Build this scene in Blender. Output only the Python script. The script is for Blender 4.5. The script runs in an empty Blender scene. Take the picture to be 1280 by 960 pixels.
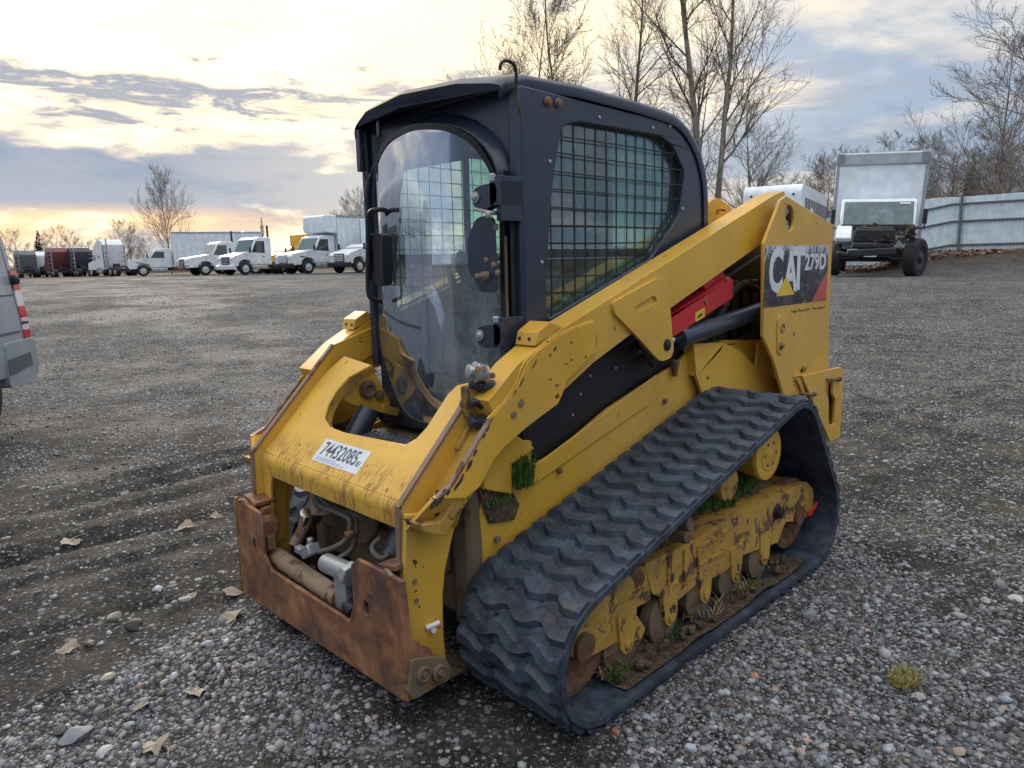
import bpy, bmesh, math, random
import numpy as np
from mathutils import Vector, Matrix, noise
from mathutils.geometry import tessellate_polygon
R = math.radians
random.seed(4); rng = np.random.default_rng(4)
sc = bpy.context.scene
col = sc.collection

# ---------------------------------------------------------------- camera
FPX = 897.757
CAM = np.array([2.4848, 2.2281, 1.4105]); YAW, PITCH, ROLL = 3.93702, .167594, -.023999
_c, _s = math.cos, math.sin
FW = np.array([_c(YAW)*_c(PITCH), _s(YAW)*_c(PITCH), -_s(PITCH)])
_rt = np.array([_s(YAW), -_c(YAW), 0.]); _up = np.cross(_rt, FW)
RT = _rt*_c(ROLL)+_up*_s(ROLL); UP = _up*_c(ROLL)-_rt*_s(ROLL)
cd = bpy.data.cameras.new('camera'); cam = bpy.data.objects.new('camera', cd); col.objects.link(cam)
cd.sensor_width = 36; cd.lens = FPX/1280*36; cd.clip_start = .05; cd.clip_end = 3000
M = Matrix([[RT[i], UP[i], -FW[i], CAM[i]] for i in range(3)]+[[0, 0, 0, 1]])
cam.matrix_world = M; sc.camera = cam

def ray(u, v): return FW+RT*(u-640)/FPX-UP*(v-480)/FPX
def S(y, *pts):                       # points measured on a plane of constant y -> (x, z)
    o = []
    for u, v in pts:
        r = ray(u, v); p = CAM+r*((y-CAM[1])/r[1]); o.append((float(p[0]), float(p[2])))
    return o
def F(x, *pts):                       # points measured on a plane of constant x -> (y, z)
    o = []
    for u, v in pts:
        r = ray(u, v); p = CAM+r*((x-CAM[0])/r[0]); o.append((float(p[1]), float(p[2])))
    return o
def X3(u, v, x_): y_, z_ = F(x_, (u, v))[0]; return (x_, y_, z_)
def G(u, v, z=0.):
    r = ray(u, v); p = CAM+r*((z-CAM[2])/r[2]); return float(p[0]), float(p[1])
FH = np.array([_c(YAW), _s(YAW)]); RH = np.array([_s(YAW), -_c(YAW)])
def far(u, D):                        # ground point at depth D in the heading of column u
    r = ray(u, 330)[:2]; p = CAM[:2]+r*(D/(r@FH)); return float(p[0]), float(p[1])

# ---------------------------------------------------------------- node helpers
def new_mat(name):
    m = bpy.data.materials.new(name); m.use_nodes = True; nt = m.node_tree; nt.nodes.clear(); return m, nt
class N:
    def __init__(s, nt): s.nt = nt
    def add(s, t, **k):
        n = s.nt.nodes.new(t)
        for a, b in k.items(): setattr(n, a, b)
        return n
    def put(s, n, i, v):
        if v is None: return
        if isinstance(v, bpy.types.NodeSocket): s.nt.links.new(v, n.inputs[i])
        else:
            if isinstance(v, (tuple, list)) and len(v) == 3 and n.inputs[i].type == 'RGBA': v = (*v, 1)
            n.inputs[i].default_value = v
    def math(s, op, a, b=None, c=None, clamp=False):
        n = s.add('ShaderNodeMath', operation=op, use_clamp=clamp); s.put(n, 0, a); s.put(n, 1, b); s.put(n, 2, c); return n.outputs[0]
    def vm(s, op, a, b=None):
        n = s.add('ShaderNodeVectorMath', operation=op); s.put(n, 0, a); s.put(n, 1, b)
        return n.outputs['Value' if op in ('DOT_PRODUCT', 'LENGTH') else 'Vector']
    def mix(s, f, a, b, mode='MIX'):
        n = s.add('ShaderNodeMix', data_type='RGBA', blend_type=mode); s.put(n, 0, f); s.put(n, 6, a); s.put(n, 7, b); return n.outputs[2]
    def noise(s, vec, scale, detail=4, rough=.55, dist=0., col=False):
        n = s.add('ShaderNodeTexNoise'); s.put(n, 'Vector', vec); n.inputs['Scale'].default_value = scale; n.inputs['Detail'].default_value = detail
        n.inputs['Roughness'].default_value = rough; n.inputs['Distortion'].default_value = dist; return n.outputs[1 if col else 0]
    def ramp(s, f, *st):
        n = s.add('ShaderNodeValToRGB'); s.put(n, 0, f); e = n.color_ramp.elements
        while len(e) < len(st): e.new(.5)
        for i, (p, c) in enumerate(st): e[i].position = p; e[i].color = (*c, 1) if isinstance(c, tuple) else (c, c, c, 1)
        return n.outputs[0]
    def ss(s, f, a, b):
        n = s.add('ShaderNodeMapRange', interpolation_type='SMOOTHSTEP'); s.put(n, 0, f); n.inputs[1].default_value = a; n.inputs[2].default_value = b; return n.outputs[0]
    def bump(s, h, dist, strength=1., nrm=None):
        n = s.add('ShaderNodeBump'); s.put(n, 'Height', h); n.inputs['Distance'].default_value = dist; n.inputs['Strength'].default_value = strength
        s.put(n, 'Normal', nrm); return n.outputs[0]
    def scale(s, v, xyz): return s.vm('MULTIPLY', v, xyz)

# ---------------------------------------------------------------- sky, sun, exposure
SUNAZ, SUNEL = R(252), R(17)
w = bpy.data.worlds.new('World'); sc.world = w; w.use_nodes = True; nt = w.node_tree; nt.nodes.clear(); n = N(nt)
tc = n.add('ShaderNodeTexCoord').outputs['Generated']
sky = n.add('ShaderNodeTexSky', sky_type='NISHITA', sun_disc=False); sky.sun_elevation = SUNEL; sky.sun_rotation = math.pi/2-SUNAZ
sky.air_density = 1.2; sky.dust_density = 2.5
def lobe(u, v, k):                    # smooth lobe round a direction
    d = ray(u, v); d = d/np.linalg.norm(d)
    x = n.math('SUBTRACT', n.vm('DOT_PRODUCT', tc, tuple(map(float, d))), 1.); return n.math('EXPONENT', n.math('MULTIPLY', x, k))
sep = n.add('ShaderNodeSeparateXYZ'); n.put(sep, 0, tc); el = sep.outputs[2]
# clouds live on a plane overhead: stretch towards the horizon
pz = n.math('ADD', n.math('MAXIMUM', el, 0.), .16)
dv = n.add('ShaderNodeVectorMath', operation='SCALE'); n.put(dv, 0, tc); n.put(dv, 3, n.math('DIVIDE', 1., pz)); cl = dv.outputs[0]
n1 = n.noise(n.vm('ADD', cl, (3.1, 7.7, 0)), 1.15, 8, .56, .25)
n2 = n.noise(n.vm('ADD', n.scale(cl, (1, 1, 1)), (11., 2., 0)), .62, 7, .6, .3)
n3 = n.noise(n.scale(tc, (1, 1, 3.2)), 7.5, 6, .6, .2)
glow = lobe(150, 40, 8.); glow2 = lobe(330, 120, 3.); low = lobe(100, 280, 42.)
nish = n.mix(1., sky.outputs[0], (.085, .085, .085), 'MULTIPLY')
blue = n.mix(.6, nish, (.24, .37, .60))
cream = n.mix(glow2, (.50, .53, .59), (1.0, .86, .62))
c1 = n.mix(n.ss(n1, .44, .60), blue, cream)
c1 = n.mix(n.math('MULTIPLY', glow, .9, clamp=True), c1, (1.55, 1.24, .76))
band = n.math('MULTIPLY', n.ss(n2, .47, .60), n.math('SUBTRACT', 1., n.math('MULTIPLY', n.ss(el, .16, .30), .72)))
c2 = n.mix(n.math('MULTIPLY', band, .78), c1, n.mix(glow2, (.20, .26, .36), (.24, .27, .34)))
# dark flat bank low on the left, with an orange gap under it
bank = n.math('MULTIPLY', n.ss(n.math('ADD', el, n.math('MULTIPLY', n.math('SUBTRACT', n3, .5), .085)), .055, .075),
              n.math('SUBTRACT', 1., n.ss(n.math('ADD', el, n.math('MULTIPLY', n.math('SUBTRACT', n3, .5), .16)), .135, .175)))
bank = n.math('MULTIPLY', bank, n.math('ADD', .35, n.math('MULTIPLY', lobe(60, 230, 5.), .6)))
c2 = n.mix(n.math('MULTIPLY', bank, .95, clamp=True), c2, (.23, .30, .42))
n4 = n.noise(n.scale(tc, (1, 1, 5.)), 9., 7, .62, .35); e4 = n.math('ADD', el, n.math('MULTIPLY', n.math('SUBTRACT', n4, .5), .20))
strk = n.math('MULTIPLY', n.math('MULTIPLY', n.ss(e4, .18, .205), n.math('SUBTRACT', 1., n.ss(e4, .205, .24))), n.math('ADD', .25, lobe(100, 165, 4.)))
c2 = n.mix(n.math('MULTIPLY', strk, .85, clamp=True), c2, (.36, .38, .43))
wisp = n.math('MULTIPLY', n.ss(n4, .56, .70), n.math('SUBTRACT', 1., n.ss(el, .12, .42)))
c2 = n.mix(n.math('MULTIPLY', wisp, .45), c2, n.mix(glow2, (.30, .34, .42), (.36, .36, .40)))
gap = n.math('MULTIPLY', n.math('MULTIPLY', n.ss(el, .02, .045), n.math('SUBTRACT', 1., n.ss(el, .06, .085))), low)
c2 = n.mix(n.math('MULTIPLY', gap, n.ss(n3, .36, .56), clamp=True), c2, (1.08, .70, .38))
hz = n.math('SUBTRACT', 1., n.ss(el, .0, .07))
c2 = n.mix(n.math('MULTIPLY', hz, .55), c2, (.42, .49, .58))
c2 = n.mix(n.ss(el, .42, .85), c2, (1.45, 1.45, 1.42))   # thin bright overcast towards the zenith
bg = n.add('ShaderNodeBackground'); n.put(bg, 0, c2); bg.inputs[1].default_value = 1.0
out = n.add('ShaderNodeOutputWorld'); nt.links.new(bg.outputs[0], out.inputs[0])
sl = bpy.data.lights.new('sun', 'SUN'); sl.energy = 1.5; sl.angle = R(12); sl.color = (1., .92, .82)
so = bpy.data.objects.new('sun', sl); col.objects.link(so)
so.rotation_euler = Vector((_c(SUNAZ)*_c(SUNEL), _s(SUNAZ)*_c(SUNEL), _s(SUNEL))).to_track_quat('Z', 'Y').to_euler()
vs = sc.view_settings; vs.view_transform = 'Standard'; vs.look = 'None'; vs.exposure = 0.38; vs.gamma = 1; vs.use_curve_mapping = False
sc.render.engine = 'CYCLES'; sc.cycles.transparent_max_bounces = 16

# ---------------------------------------------------------------- mesh helpers
class MB:
    def __init__(s): s.v = []; s.f = []
    def add(s, v, f): b = len(s.v); s.v += [tuple(map(float, p)) for p in v]; s.f += [tuple(b+i for i in q) for q in f]; return s
    def box(s, c, d, m=None, taper=1.):
        v = []
        for z in (-1, 1):
            for x, y in ((-1, -1), (1, -1), (1, 1), (-1, 1)):
                t = taper if z > 0 else 1.
                p = Vector((x*d[0]/2*t, y*d[1]/2*t, z*d[2]/2))
                if m is not None: p = m @ p
                v.append(p+Vector(c))
        return s.add(v, [(3, 2, 1, 0), (4, 5, 6, 7), (0, 1, 5, 4), (1, 2, 6, 5), (2, 3, 7, 6), (3, 0, 4, 7)])
    def b2(s, x0, x1, y0, y1, z0, z1): return s.box(((x0+x1)/2, (y0+y1)/2, (z0+z1)/2), (abs(x1-x0), abs(y1-y0), abs(z1-z0)))
    def ext(s, pts, a, b, fn=None, holes=()):
        # prism: outline pts (p,q) between a and b ; fn(p,q,t)->xyz ; default: (x,z) outline along y
        fn = fn or (lambda p, q, t: (p, t, q))
        loops = [list(pts)]+[list(h) for h in holes]
        flat = [p for L in loops for p in L]; k = len(flat)
        tri = tessellate_polygon([[Vector((p[0], p[1], 0)) for p in L] for L in loops])
        v = [fn(p[0], p[1], a) for p in flat]+[fn(p[0], p[1], b) for p in flat]
        f = []
        for t in tri: f.append(tuple(t)); f.append(tuple(i+k for i in reversed(t)))
        o = 0
        for L in loops:
            m = len(L)
            for i in range(m): j = (i+1) % m; f.append((o+i, o+i+k, o+j+k, o+j))
            o += m
        return s.add(v, f)
    def cyl(s, p0, p1, r0, r1=None, n=16, cap=True):
        r1 = r0 if r1 is None else r1; p0 = Vector(p0); p1 = Vector(p1); d = (p1-p0).normalized()
        a = d.orthogonal().normalized(); b = d.cross(a)
        v = []
        for p, r in ((p0, r0), (p1, r1)):
            for i in range(n): t = 2*math.pi*i/n; v.append(p+(a*_c(t)+b*_s(t))*r)
        f = [(i, (i+1) % n, n+(i+1) % n, n+i) for i in range(n)]
        if cap: f += [tuple(reversed(range(n))), tuple(range(n, 2*n))]
        return s.add(v, f)
    def lathe(s, c, axis, prof, n=24):      # prof: (distance along axis, radius)
        c = Vector(c); d = Vector(axis).normalized(); a = d.orthogonal().normalized(); b = d.cross(a); v = []
        for h, r in prof:
            for i in range(n): t = 2*math.pi*i/n; v.append(c+d*h+(a*_c(t)+b*_s(t))*max(r, 1e-4))
        f = []
        for k in range(len(prof)-1):
            for i in range(n): j = (i+1) % n; f.append((k*n+i, k*n+j, (k+1)*n+j, (k+1)*n+i))
        f += [tuple(reversed(range(n))), tuple(range((len(prof)-1)*n, len(prof)*n))]
        return s.add(v, f)
    def tube(s, path, r, n=8, smooth=3):
        P = [Vector(p) for p in path]
        if smooth and len(P) > 2:
            Q = []
            for i in range(len(P)-1):
                a = P[max(i-1, 0)]; b = P[i]; c = P[i+1]; d = P[min(i+2, len(P)-1)]
                for k in range(smooth):
                    t = k/smooth; Q.append(.5*((2*b)+(c-a)*t+(2*a-5*b+4*c-d)*t*t+(3*b-a-3*c+d)*t**3))
            Q.append(P[-1]); P = Q
        up = None; v = []
        for i, p in enumerate(P):
            d = (P[min(i+1, len(P)-1)]-P[max(i-1, 0)]).normalized()
            if up is None: up = d.orthogonal().normalized()
            a = (up-d*up.dot(d)).normalized(); up = a; b = d.cross(a)
            for j in range(n): t = 2*math.pi*j/n; v.append(p+(a*_c(t)+b*_s(t))*r)
        m = len(P); f = [(k*n+j, k*n+(j+1) % n, (k+1)*n+(j+1) % n, (k+1)*n+j) for k in range(m-1) for j in range(n)]
        f += [tuple(reversed(range(n))), tuple(range((m-1)*n, m*n))]
        return s.add(v, f)
    def grid(s, rows):                       # rows of points
        m = len(rows[0]); v = [p for r in rows for p in r]
        return s.add(v, [(i*m+j, i*m+j+1, (i+1)*m+j+1, (i+1)*m+j) for i in range(len(rows)-1) for j in range(m-1)])
    def ico(s, c, d, sub=1, rot=None, jit=0.):
        bm = bmesh.new(); bmesh.ops.create_icosphere(bm, subdivisions=sub, radius=1.)
        v = []
        for q in bm.verts:
            p = q.co*(1+random.uniform(-jit, jit)); p = Vector((p.x*d[0], p.y*d[1], p.z*d[2]))
            if rot: p.rotate(rot)
            v.append(p+Vector(c))
        f = [tuple(x.index for x in q.verts) for q in bm.faces]; bm.free(); return s.add(v, f)

def part(name, mb, mat, parent=None, bevel=0., smooth=30, mirror=None, seg=2, label=None):
    me = bpy.data.meshes.new(name); me.from_pydata(mb.v, [], mb.f)
    bm = bmesh.new(); bm.from_mesh(me); bmesh.ops.remove_doubles(bm, verts=bm.verts, dist=1e-5)
    bmesh.ops.recalc_face_normals(bm, faces=bm.faces); bm.to_mesh(me); bm.free()
    me.materials.append(mat)
    if smooth:
        me.polygons.foreach_set('use_smooth', [True]*len(me.polygons)); me.set_sharp_from_angle(angle=R(smooth))
    o = bpy.data.objects.new(name, me); col.objects.link(o)
    if parent: o.parent = parent
    if bevel:
        b = o.modifiers.new('bevel', 'BEVEL'); b.width = bevel; b.segments = seg; b.limit_method = 'ANGLE'; b.angle_limit = R(40); b.harden_normals = False
    if label: o['label'] = label
    return o
def thing(name, label, cat, loc=(0, 0, 0), rz=0., group=None):
    o = bpy.data.objects.new(name, None); o.empty_display_size = .2; col.objects.link(o); o.location = loc; o.rotation_euler = (0, 0, rz)
    tag(o, label, cat, group); return o
def tag(o, label, cat, group=None, kind=None):
    if label: o['label'] = label
    if cat: o['category'] = cat
    if group: o['group'] = group
    if kind: o['kind'] = kind
    return o
def dup(root, parent=None):
    c = root.copy(); col.objects.link(c); c.parent = parent
    for ch in list(root.children): dup(ch, c)
    return c
def roundpoly(pts, r, n=4):
    o = []; m = len(pts)
    for i in range(m):
        p = Vector(pts[i]).to_2d(); a = Vector(pts[i-1]).to_2d()-p; b = Vector(pts[(i+1) % m]).to_2d()-p
        q = min(r, a.length*.45, b.length*.45); A = p+a.normalized()*q; B = p+b.normalized()*q
        for k in range(n+1): t = k/n; o.append(tuple((1-t)**2*A+2*t*(1-t)*p+t*t*B))
    return o
def circle(c, r, n=14, ry=None): return [(c[0]+r*_c(2*math.pi*i/n), c[1]+(ry or r)*_s(2*math.pi*i/n)) for i in range(n)]

# ---------------------------------------------------------------- materials
def obj_co(n): return n.add('ShaderNodeTexCoord').outputs['Object']
def finish(n, nt, base, rough, metal=0., normal=None, spec=.5, coat=0.):
    b = n.add('ShaderNodeBsdfPrincipled'); n.put(b, 'Base Color', base); n.put(b, 'Roughness', rough); n.put(b, 'Metallic', metal); n.put(b, 'Normal', normal)
    n.put(b, 'Specular IOR Level', spec); b.inputs['Coat Weight'].default_value = coat; b.inputs['Coat Roughness'].default_value = .15
    o = n.add('ShaderNodeOutputMaterial'); nt.links.new(b.outputs[0], o.inputs[0]); return b
def paint(name, c, rust=0., dirt=.3, rough=.42, chips=0., scale=1., rustc=(.13, .06, .035), dirtc=(.13, .10, .065), box=None, metal=0., spec=.5, scr=0.):
    m, nt = new_mat(name); n = N(nt); co = n.scale(obj_co(n), (scale,)*3)
    v = n.noise(co, 3., 5); base = n.mix(n.ss(v, .3, .75), tuple(x*.86 for x in c), tuple(min(1, x*1.1) for x in c))
    fine = n.noise(co, 46., 4, .7)
    dm = n.math('MULTIPLY', n.ss(n.math('ADD', n.math('MULTIPLY', n.noise(co, 7., 8, .7), .75), n.math('MULTIPLY', fine, .25)), .60-.16*dirt, .78), dirt, clamp=True)
    base = n.mix(dm, base, dirtc)
    rg = n.math('ADD', rough, n.math('MULTIPLY', dm, .35))
    h = n.math('MULTIPLY', n.noise(co, 160., 2), .3)
    if rust:
        rm = n.ss(n.math('ADD', n.noise(n.vm('ADD', co, (5, 3, 1)), 9., 8, .68, .3), rust*.3), .64, .70)
        if box: pass
        rc = n.ramp(n.noise(co, 30., 6, .7), (.3, tuple(x*.5 for x in rustc)), (.52, rustc), (.72, (min(1, rustc[0]*2.0), rustc[1]*1.9, rustc[2]*1.3)))
        base = n.mix(rm, base, rc); rg = n.math('ADD', rg, n.math('MULTIPLY', rm, .4)); h = n.math('SUBTRACT', h, n.math('MULTIPLY', rm, .6))
    if chips:
        cm = n.ss(n.math('ADD', n.noise(n.vm('ADD', co, (9, 1, 4)), 22., 5, .6), chips*.1), .68, .71)
        base = n.mix(cm, base, (.05, .035, .03)); h = n.math('SUBTRACT', h, cm)
    if scr:
        sn = n.noise(n.scale(co, (1., 1., 2.2)), 7., 3, .5, 2.5); line = n.math('SUBTRACT', 1., n.ss(n.math('ABSOLUTE', n.math('SUBTRACT', sn, .5)), .0, .0045))
        line = n.math('MULTIPLY', line, n.ss(n.noise(n.vm('ADD', co, (3, 6, 2)), 5., 3), .50, .60)); base = n.mix(n.math('MULTIPLY', line, scr), base, (.16, .10, .05))
        du = n.ss(n.noise(n.vm('ADD', co, (7, 1, 3)), 2.2, 6, .6), .40, .70); base = n.mix(n.math('MULTIPLY', du, .22), base, (.46, .36, .20)); rg = n.math('ADD', rg, n.math('MULTIPLY', du, .22))
    finish(n, nt, base, n.math('MINIMUM', rg, 1.), metal, n.bump(h, .0012, .6), spec); return m
YEL = (.66, .372, .04)
m_yel = paint('yellow_paint', YEL, rust=.0, dirt=.2, rough=.36, chips=.10, scr=.7)
m_yelr = paint('yellow_paint_rusty', (.46, .265, .04), rust=.36, dirt=1., rough=.6, chips=.5, rustc=(.12, .065, .04), dirtc=(.17, .11, .055))
def front_plate_mat():
    m, nt = new_mat('yellow_paint_scraped'); n = N(nt); co = obj_co(n)
    v = n.noise(co, 3., 5); base = n.mix(n.ss(v, .3, .75), (.62, .36, .05), (.76, .45, .07))
    s = n.add('ShaderNodeSeparateXYZ'); n.put(s, 0, co)
    st = n.noise(n.scale(co, (14, 60, 14)), 1., 7, .75, 1.2)
    zone = n.math('MULTIPLY', n.ss(s.outputs[0], 1.13, 1.22), n.ss(s.outputs[2], .55, .60))
    big = n.noise(co, 6., 3)
    m1 = n.math('MULTIPLY', n.ss(n.math('ADD', n.math('MULTIPLY', st, .6), n.math('MULTIPLY', big, .5)), .52, .60), zone)
    base = n.mix(n.math('MULTIPLY', m1, .65), base, n.ramp(n.noise(co, 60., 4), (.35, (.10, .045, .025)), (.7, (.26, .12, .06))))
    sp = n.ss(n.noise(n.vm('ADD', co, (2, 8, 1)), 24., 5, .6), .66, .69); base = n.mix(n.math('MULTIPLY', sp, .8), base, (.10, .06, .035))
    dm = n.ss(n.noise(co, 8., 8, .72), .52, .75); base = n.mix(n.math('MULTIPLY', dm, .35), base, (.22, .17, .10))
    finish(n, nt, base, n.math('ADD', .42, n.math('MULTIPLY', m1, .35)), 0., n.bump(n.math('SUBTRACT', n.math('MULTIPLY', n.noise(co, 120., 3), .3), m1), .0012, .6)); return m
m_yelf = front_plate_mat()
m_navy = paint('dark_cab_paint', (.026, .036, .062), dirt=.2, rough=.30, dirtc=(.085, .085, .09))
m_black = paint('black_paint', (.012, .012, .014), dirt=.35, rough=.5, dirtc=(.05, .045, .04))
m_inner = paint('grimy_interior_steel', (.035, .03, .026), rust=.35, dirt=.7, rough=.8, dirtc=(.09, .07, .05))
m_brown = paint('muddy_steel', (.16, .12, .075), rust=.3, dirt=.9, rough=.85, dirtc=(.10, .075, .05))
m_rusty = paint('rusty_idler_steel', (.13, .075, .035), rust=.6, dirt=.8, rough=.75, dirtc=(.16, .11, .06))
m_worn = paint('bare_worn_edge', (.22, .15, .11), rust=.35, dirt=.4, rough=.6, rustc=(.14, .07, .045))
m_steel = paint('galvanised_steel', (.42, .44, .46), dirt=.35, rough=.38, metal=.6, dirtc=(.15, .13, .11))
m_hose = paint('hydraulic_hose', (.11, .10, .085), dirt=.5, rough=.7, dirtc=(.18, .15, .10))
m_tan = paint('dusty_cylinder', (.27, .19, .12), rust=.4, dirt=.6, rough=.6, dirtc=(.20, .15, .10))
m_red = paint('red_paint', (.56, .018, .02), dirt=.15, rough=.38)
m_chrome, nt = new_mat('chrome_rod'); finish(N(nt), nt, (.75, .75, .76), .14, 1.)
m_white = paint('white_print', (.72, .74, .78), dirt=.1, rough=.5)
def rust_mat():
    m, nt = new_mat('rusty_coupler'); n = N(nt); co = obj_co(n)
    a = n.noise(co, 6., 9, .72, .8); b = n.noise(n.scale(co, (1, 1, .75)), 17., 9, .8)
    c = n.ramp(n.math('ADD', n.math('MULTIPLY', a, .62), n.math('MULTIPLY', b, .38)), (.30, (.045, .028, .026)), (.42, (.12, .065, .05)), (.51, (.25, .115, .055)), (.60, (.40, .20, .095)), (.72, (.36, .27, .20)))
    g = n.ss(n.noise(n.vm('ADD', co, (4, 4, 4)), 5., 5), .56, .70); c = n.mix(n.math('MULTIPLY', g, .5), c, (.14, .11, .10))
    finish(n, nt, c, n.math('ADD', .48, n.math('MULTIPLY', b, .35)), .25, n.bump(n.math('ADD', b, n.noise(co, 140., 4)), .002, .6)); return m
m_rust = rust_mat()
def rubber_mat():
    m, nt = new_mat('track_rubber'); n = N(nt); co = n.add('ShaderNodeNewGeometry').outputs['Position']
    a = n.noise(co, 12., 8, .7); b = n.noise(co, 120., 4, .7)
    c = n.mix(n.ss(a, .35, .72), (.012, .018, .030), (.055, .080, .120)); c = n.mix(n.ss(b, .55, .8), c, (.11, .13, .16))
    d = n.ss(n.noise(co, 4., 8, .75), .60, .74); c = n.mix(n.math('MULTIPLY', d, .5), c, (.10, .085, .065))
    finish(n, nt, c, n.math('ADD', .42, n.math('MULTIPLY', a, .3)), 0., n.bump(n.math('ADD', n.math('MULTIPLY', a, 2.), b), .003, .7), .55); return m
m_rub = rubber_mat()
def soil_mat(name, c1, c2, sc_=30.):
    m, nt = new_mat(name); n = N(nt); co = n.add('ShaderNodeNewGeometry').outputs['Position']
    a = n.noise(co, sc_, 8, .75); c = n.mix(n.ss(a, .35, .68), c1, c2); finish(n, nt, c, .95, 0., n.bump(a, .01, .9), .2); return m
m_soil = soil_mat('dry_soil', (.045, .032, .022), (.17, .125, .08), 45.)
def grass_mat(name, a, b):
    m, nt = new_mat(name); n = N(nt); co = n.add('ShaderNodeNewGeometry').outputs['Position']
    bs = finish(n, nt, n.mix(n.ss(n.noise(co, 40., 2), .35, .65), a, b), .6, 0., None, .3); return m
m_straw = grass_mat('dry_straw', (.20, .15, .08), (.36, .29, .17))
m_grass = grass_mat('green_grass', (.035, .085, .014), (.10, .19, .03)); m_moss = grass_mat('dry_moss', (.16, .17, .035), (.30, .24, .09))
def glass_mat(name, tint, gloss=.12, dust_haze=.0, dust_hazec=(.3, .34, .36), rough=.03, dscale=3., fres=.6, zfade=False):
    m, nt = new_mat(name); n = N(nt); t = n.add('ShaderNodeBsdfTransparent'); n.put(t, 0, tint)
    g = n.add('ShaderNodeBsdfGlossy'); g.inputs['Roughness'].default_value = rough; n.put(g, 0, (.9, .93, 1.))
    fr = n.add('ShaderNodeLayerWeight'); fr.inputs[0].default_value = .35
    f = n.math('ADD', gloss, n.math('MULTIPLY', fr.outputs['Fresnel'], fres), clamp=True)
    mx = n.add('ShaderNodeMixShader'); n.put(mx, 0, f); nt.links.new(t.outputs[0], mx.inputs[1]); nt.links.new(g.outputs[0], mx.inputs[2]); last = mx
    if dust_haze:  # dust film whose colour also paints haze and brightness into the pane
        co = obj_co(n); d0 = n.add('ShaderNodeBsdfDiffuse'); n.put(d0, 0, dust_hazec); d1 = n.add('ShaderNodeBsdfTranslucent'); n.put(d1, 0, tuple(min(1., x*1.7) for x in dust_hazec)); d = n.add('ShaderNodeMixShader'); n.put(d, 0, .6); nt.links.new(d0.outputs[0], d.inputs[1]); nt.links.new(d1.outputs[0], d.inputs[2])
        a = n.math('ADD', n.math('MULTIPLY', n.noise(n.scale(co, (1, 1.2, .7)), dscale, 8, .65, .6), .7), n.math('MULTIPLY', n.noise(co, 60., 5, .7), .3))
        dd_ = n.math('MULTIPLY', n.ss(a, .36, .66), dust_haze)
        if zfade: sz = n.add('ShaderNodeSeparateXYZ'); n.put(sz, 0, co); dd_ = n.math('MULTIPLY', dd_, n.math('ADD', .45, n.math('SUBTRACT', 1., n.ss(sz.outputs[2], 1.15, 1.75))))
        mx2 = n.add('ShaderNodeMixShader'); n.put(mx2, 0, dd_); nt.links.new(last.outputs[0], mx2.inputs[1]); nt.links.new(d.outputs[0], mx2.inputs[2]); last = mx2
    o = n.add('ShaderNodeOutputMaterial'); nt.links.new(last.outputs[0], o.inputs[0]); return m
m_door = glass_mat('dusty_door_glass', (.80, .93, .93), .10, .42, (.27, .35, .44), fres=.55, zfade=True)
m_win = glass_mat('green_tinted_glass', (.93, 1., .965), .015, .07, (.55, .72, .66), fres=.22)
m_win2 = glass_mat('teal_sliding_glass', (.80, .98, .91), .015, .16, (.42, .70, .60), fres=.22)  # greenish film colour brightens the side panes beyond plain dust
m_dglass, nt = new_mat('dark_vehicle_glass'); finish(N(nt), nt, (.03, .045, .055), .06, 0., None, .8)
m_tglass, nt = new_mat('teal_vehicle_glass'); finish(N(nt), nt, (.06, .12, .14), .12, 0., None, .8)
m_yprint = paint('yellow_print', (.80, .50, .02), dirt=.1)
m_sglass, nt = new_mat('dark_teal_windscreen'); n = N(nt); finish(n, nt, n.ramp(n.noise(obj_co(n), 3.5, 4), (.36, (.03, .07, .09)), (.52, (.05, .10, .13)), (.68, (.10, .18, .22))), .12, 0., None, .7)
m_foam, nt = new_mat('seat_vinyl'); finish(N(nt), nt, (.028, .032, .04), .6)

# ---------------------------------------------------------------- ground
_r = lambda a, b, x: max(0., min(1., (x-a)/(b-a)))
_ss = lambda a, b, x: _r(a, b, x)**2*(3-2*_r(a, b, x))
def hgt(x, y, fine=True):
    dx, dy = x-CAM[0], y-CAM[1]; r = math.hypot(dx, dy)
    h = .75*_ss(6, 22, r)+.2*_ss(26, 56, r)
    a = (dx*RH[0]+dy*RH[1])/max(r, .1)          # sine of the bearing to the right
    f = (dx*FH[0]+dy*FH[1])/max(r, .1)
    if f > 0: h += .62*_ss(.44, .50, a)*_ss(26, 32, r)
    if fine:
        h += .010*noise.noise((x*.5, y*.5, 0))*_ss(2.5, 6, r)+.010*noise.noise((x*2.2, y*2.2, 3))
        if r < 12: h += .005*noise.noise((x*6.5, y*6.5, 5))+.0045*noise.noise((x*17, y*17, 8))+.0025*noise.noise((x*41, y*41, 2))
        for (px, py, ln, wd, dp, an) in RUTS:
            c_, s_ = math.cos(an), math.sin(an); p = (x-px)*c_+(y-py)*s_; q = -(x-px)*s_+(y-py)*c_
            h += dp*math.exp(-(p/ln)**2-(q/wd)**2)
    return h
RUTS = []
for u, v, ln, wd, dp in ((190, 603, .8, .07, -.07), (205, 585, .9, .07, .05), (250, 590, .5, .06, -.05), (120, 640, 1.5, .08, -.04), (150, 655, 1.4, .07, .03), (60, 690, 1.6, .06, -.04), (90, 712, 1.4, .06, .03), (250, 700, 1.8, .12, .03), (40, 790, .9, .04, -.025), (1160, 700, .9, .10, -.03), (1120, 520, 1.6, .10, -.03), (150, 850, 1.2, .25, .03)):
    x, y = G(u, v); x2, y2 = G(u+60, v-14); RUTS.append((x, y, ln, wd, dp, math.atan2(y2-y, x2-x)))
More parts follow.
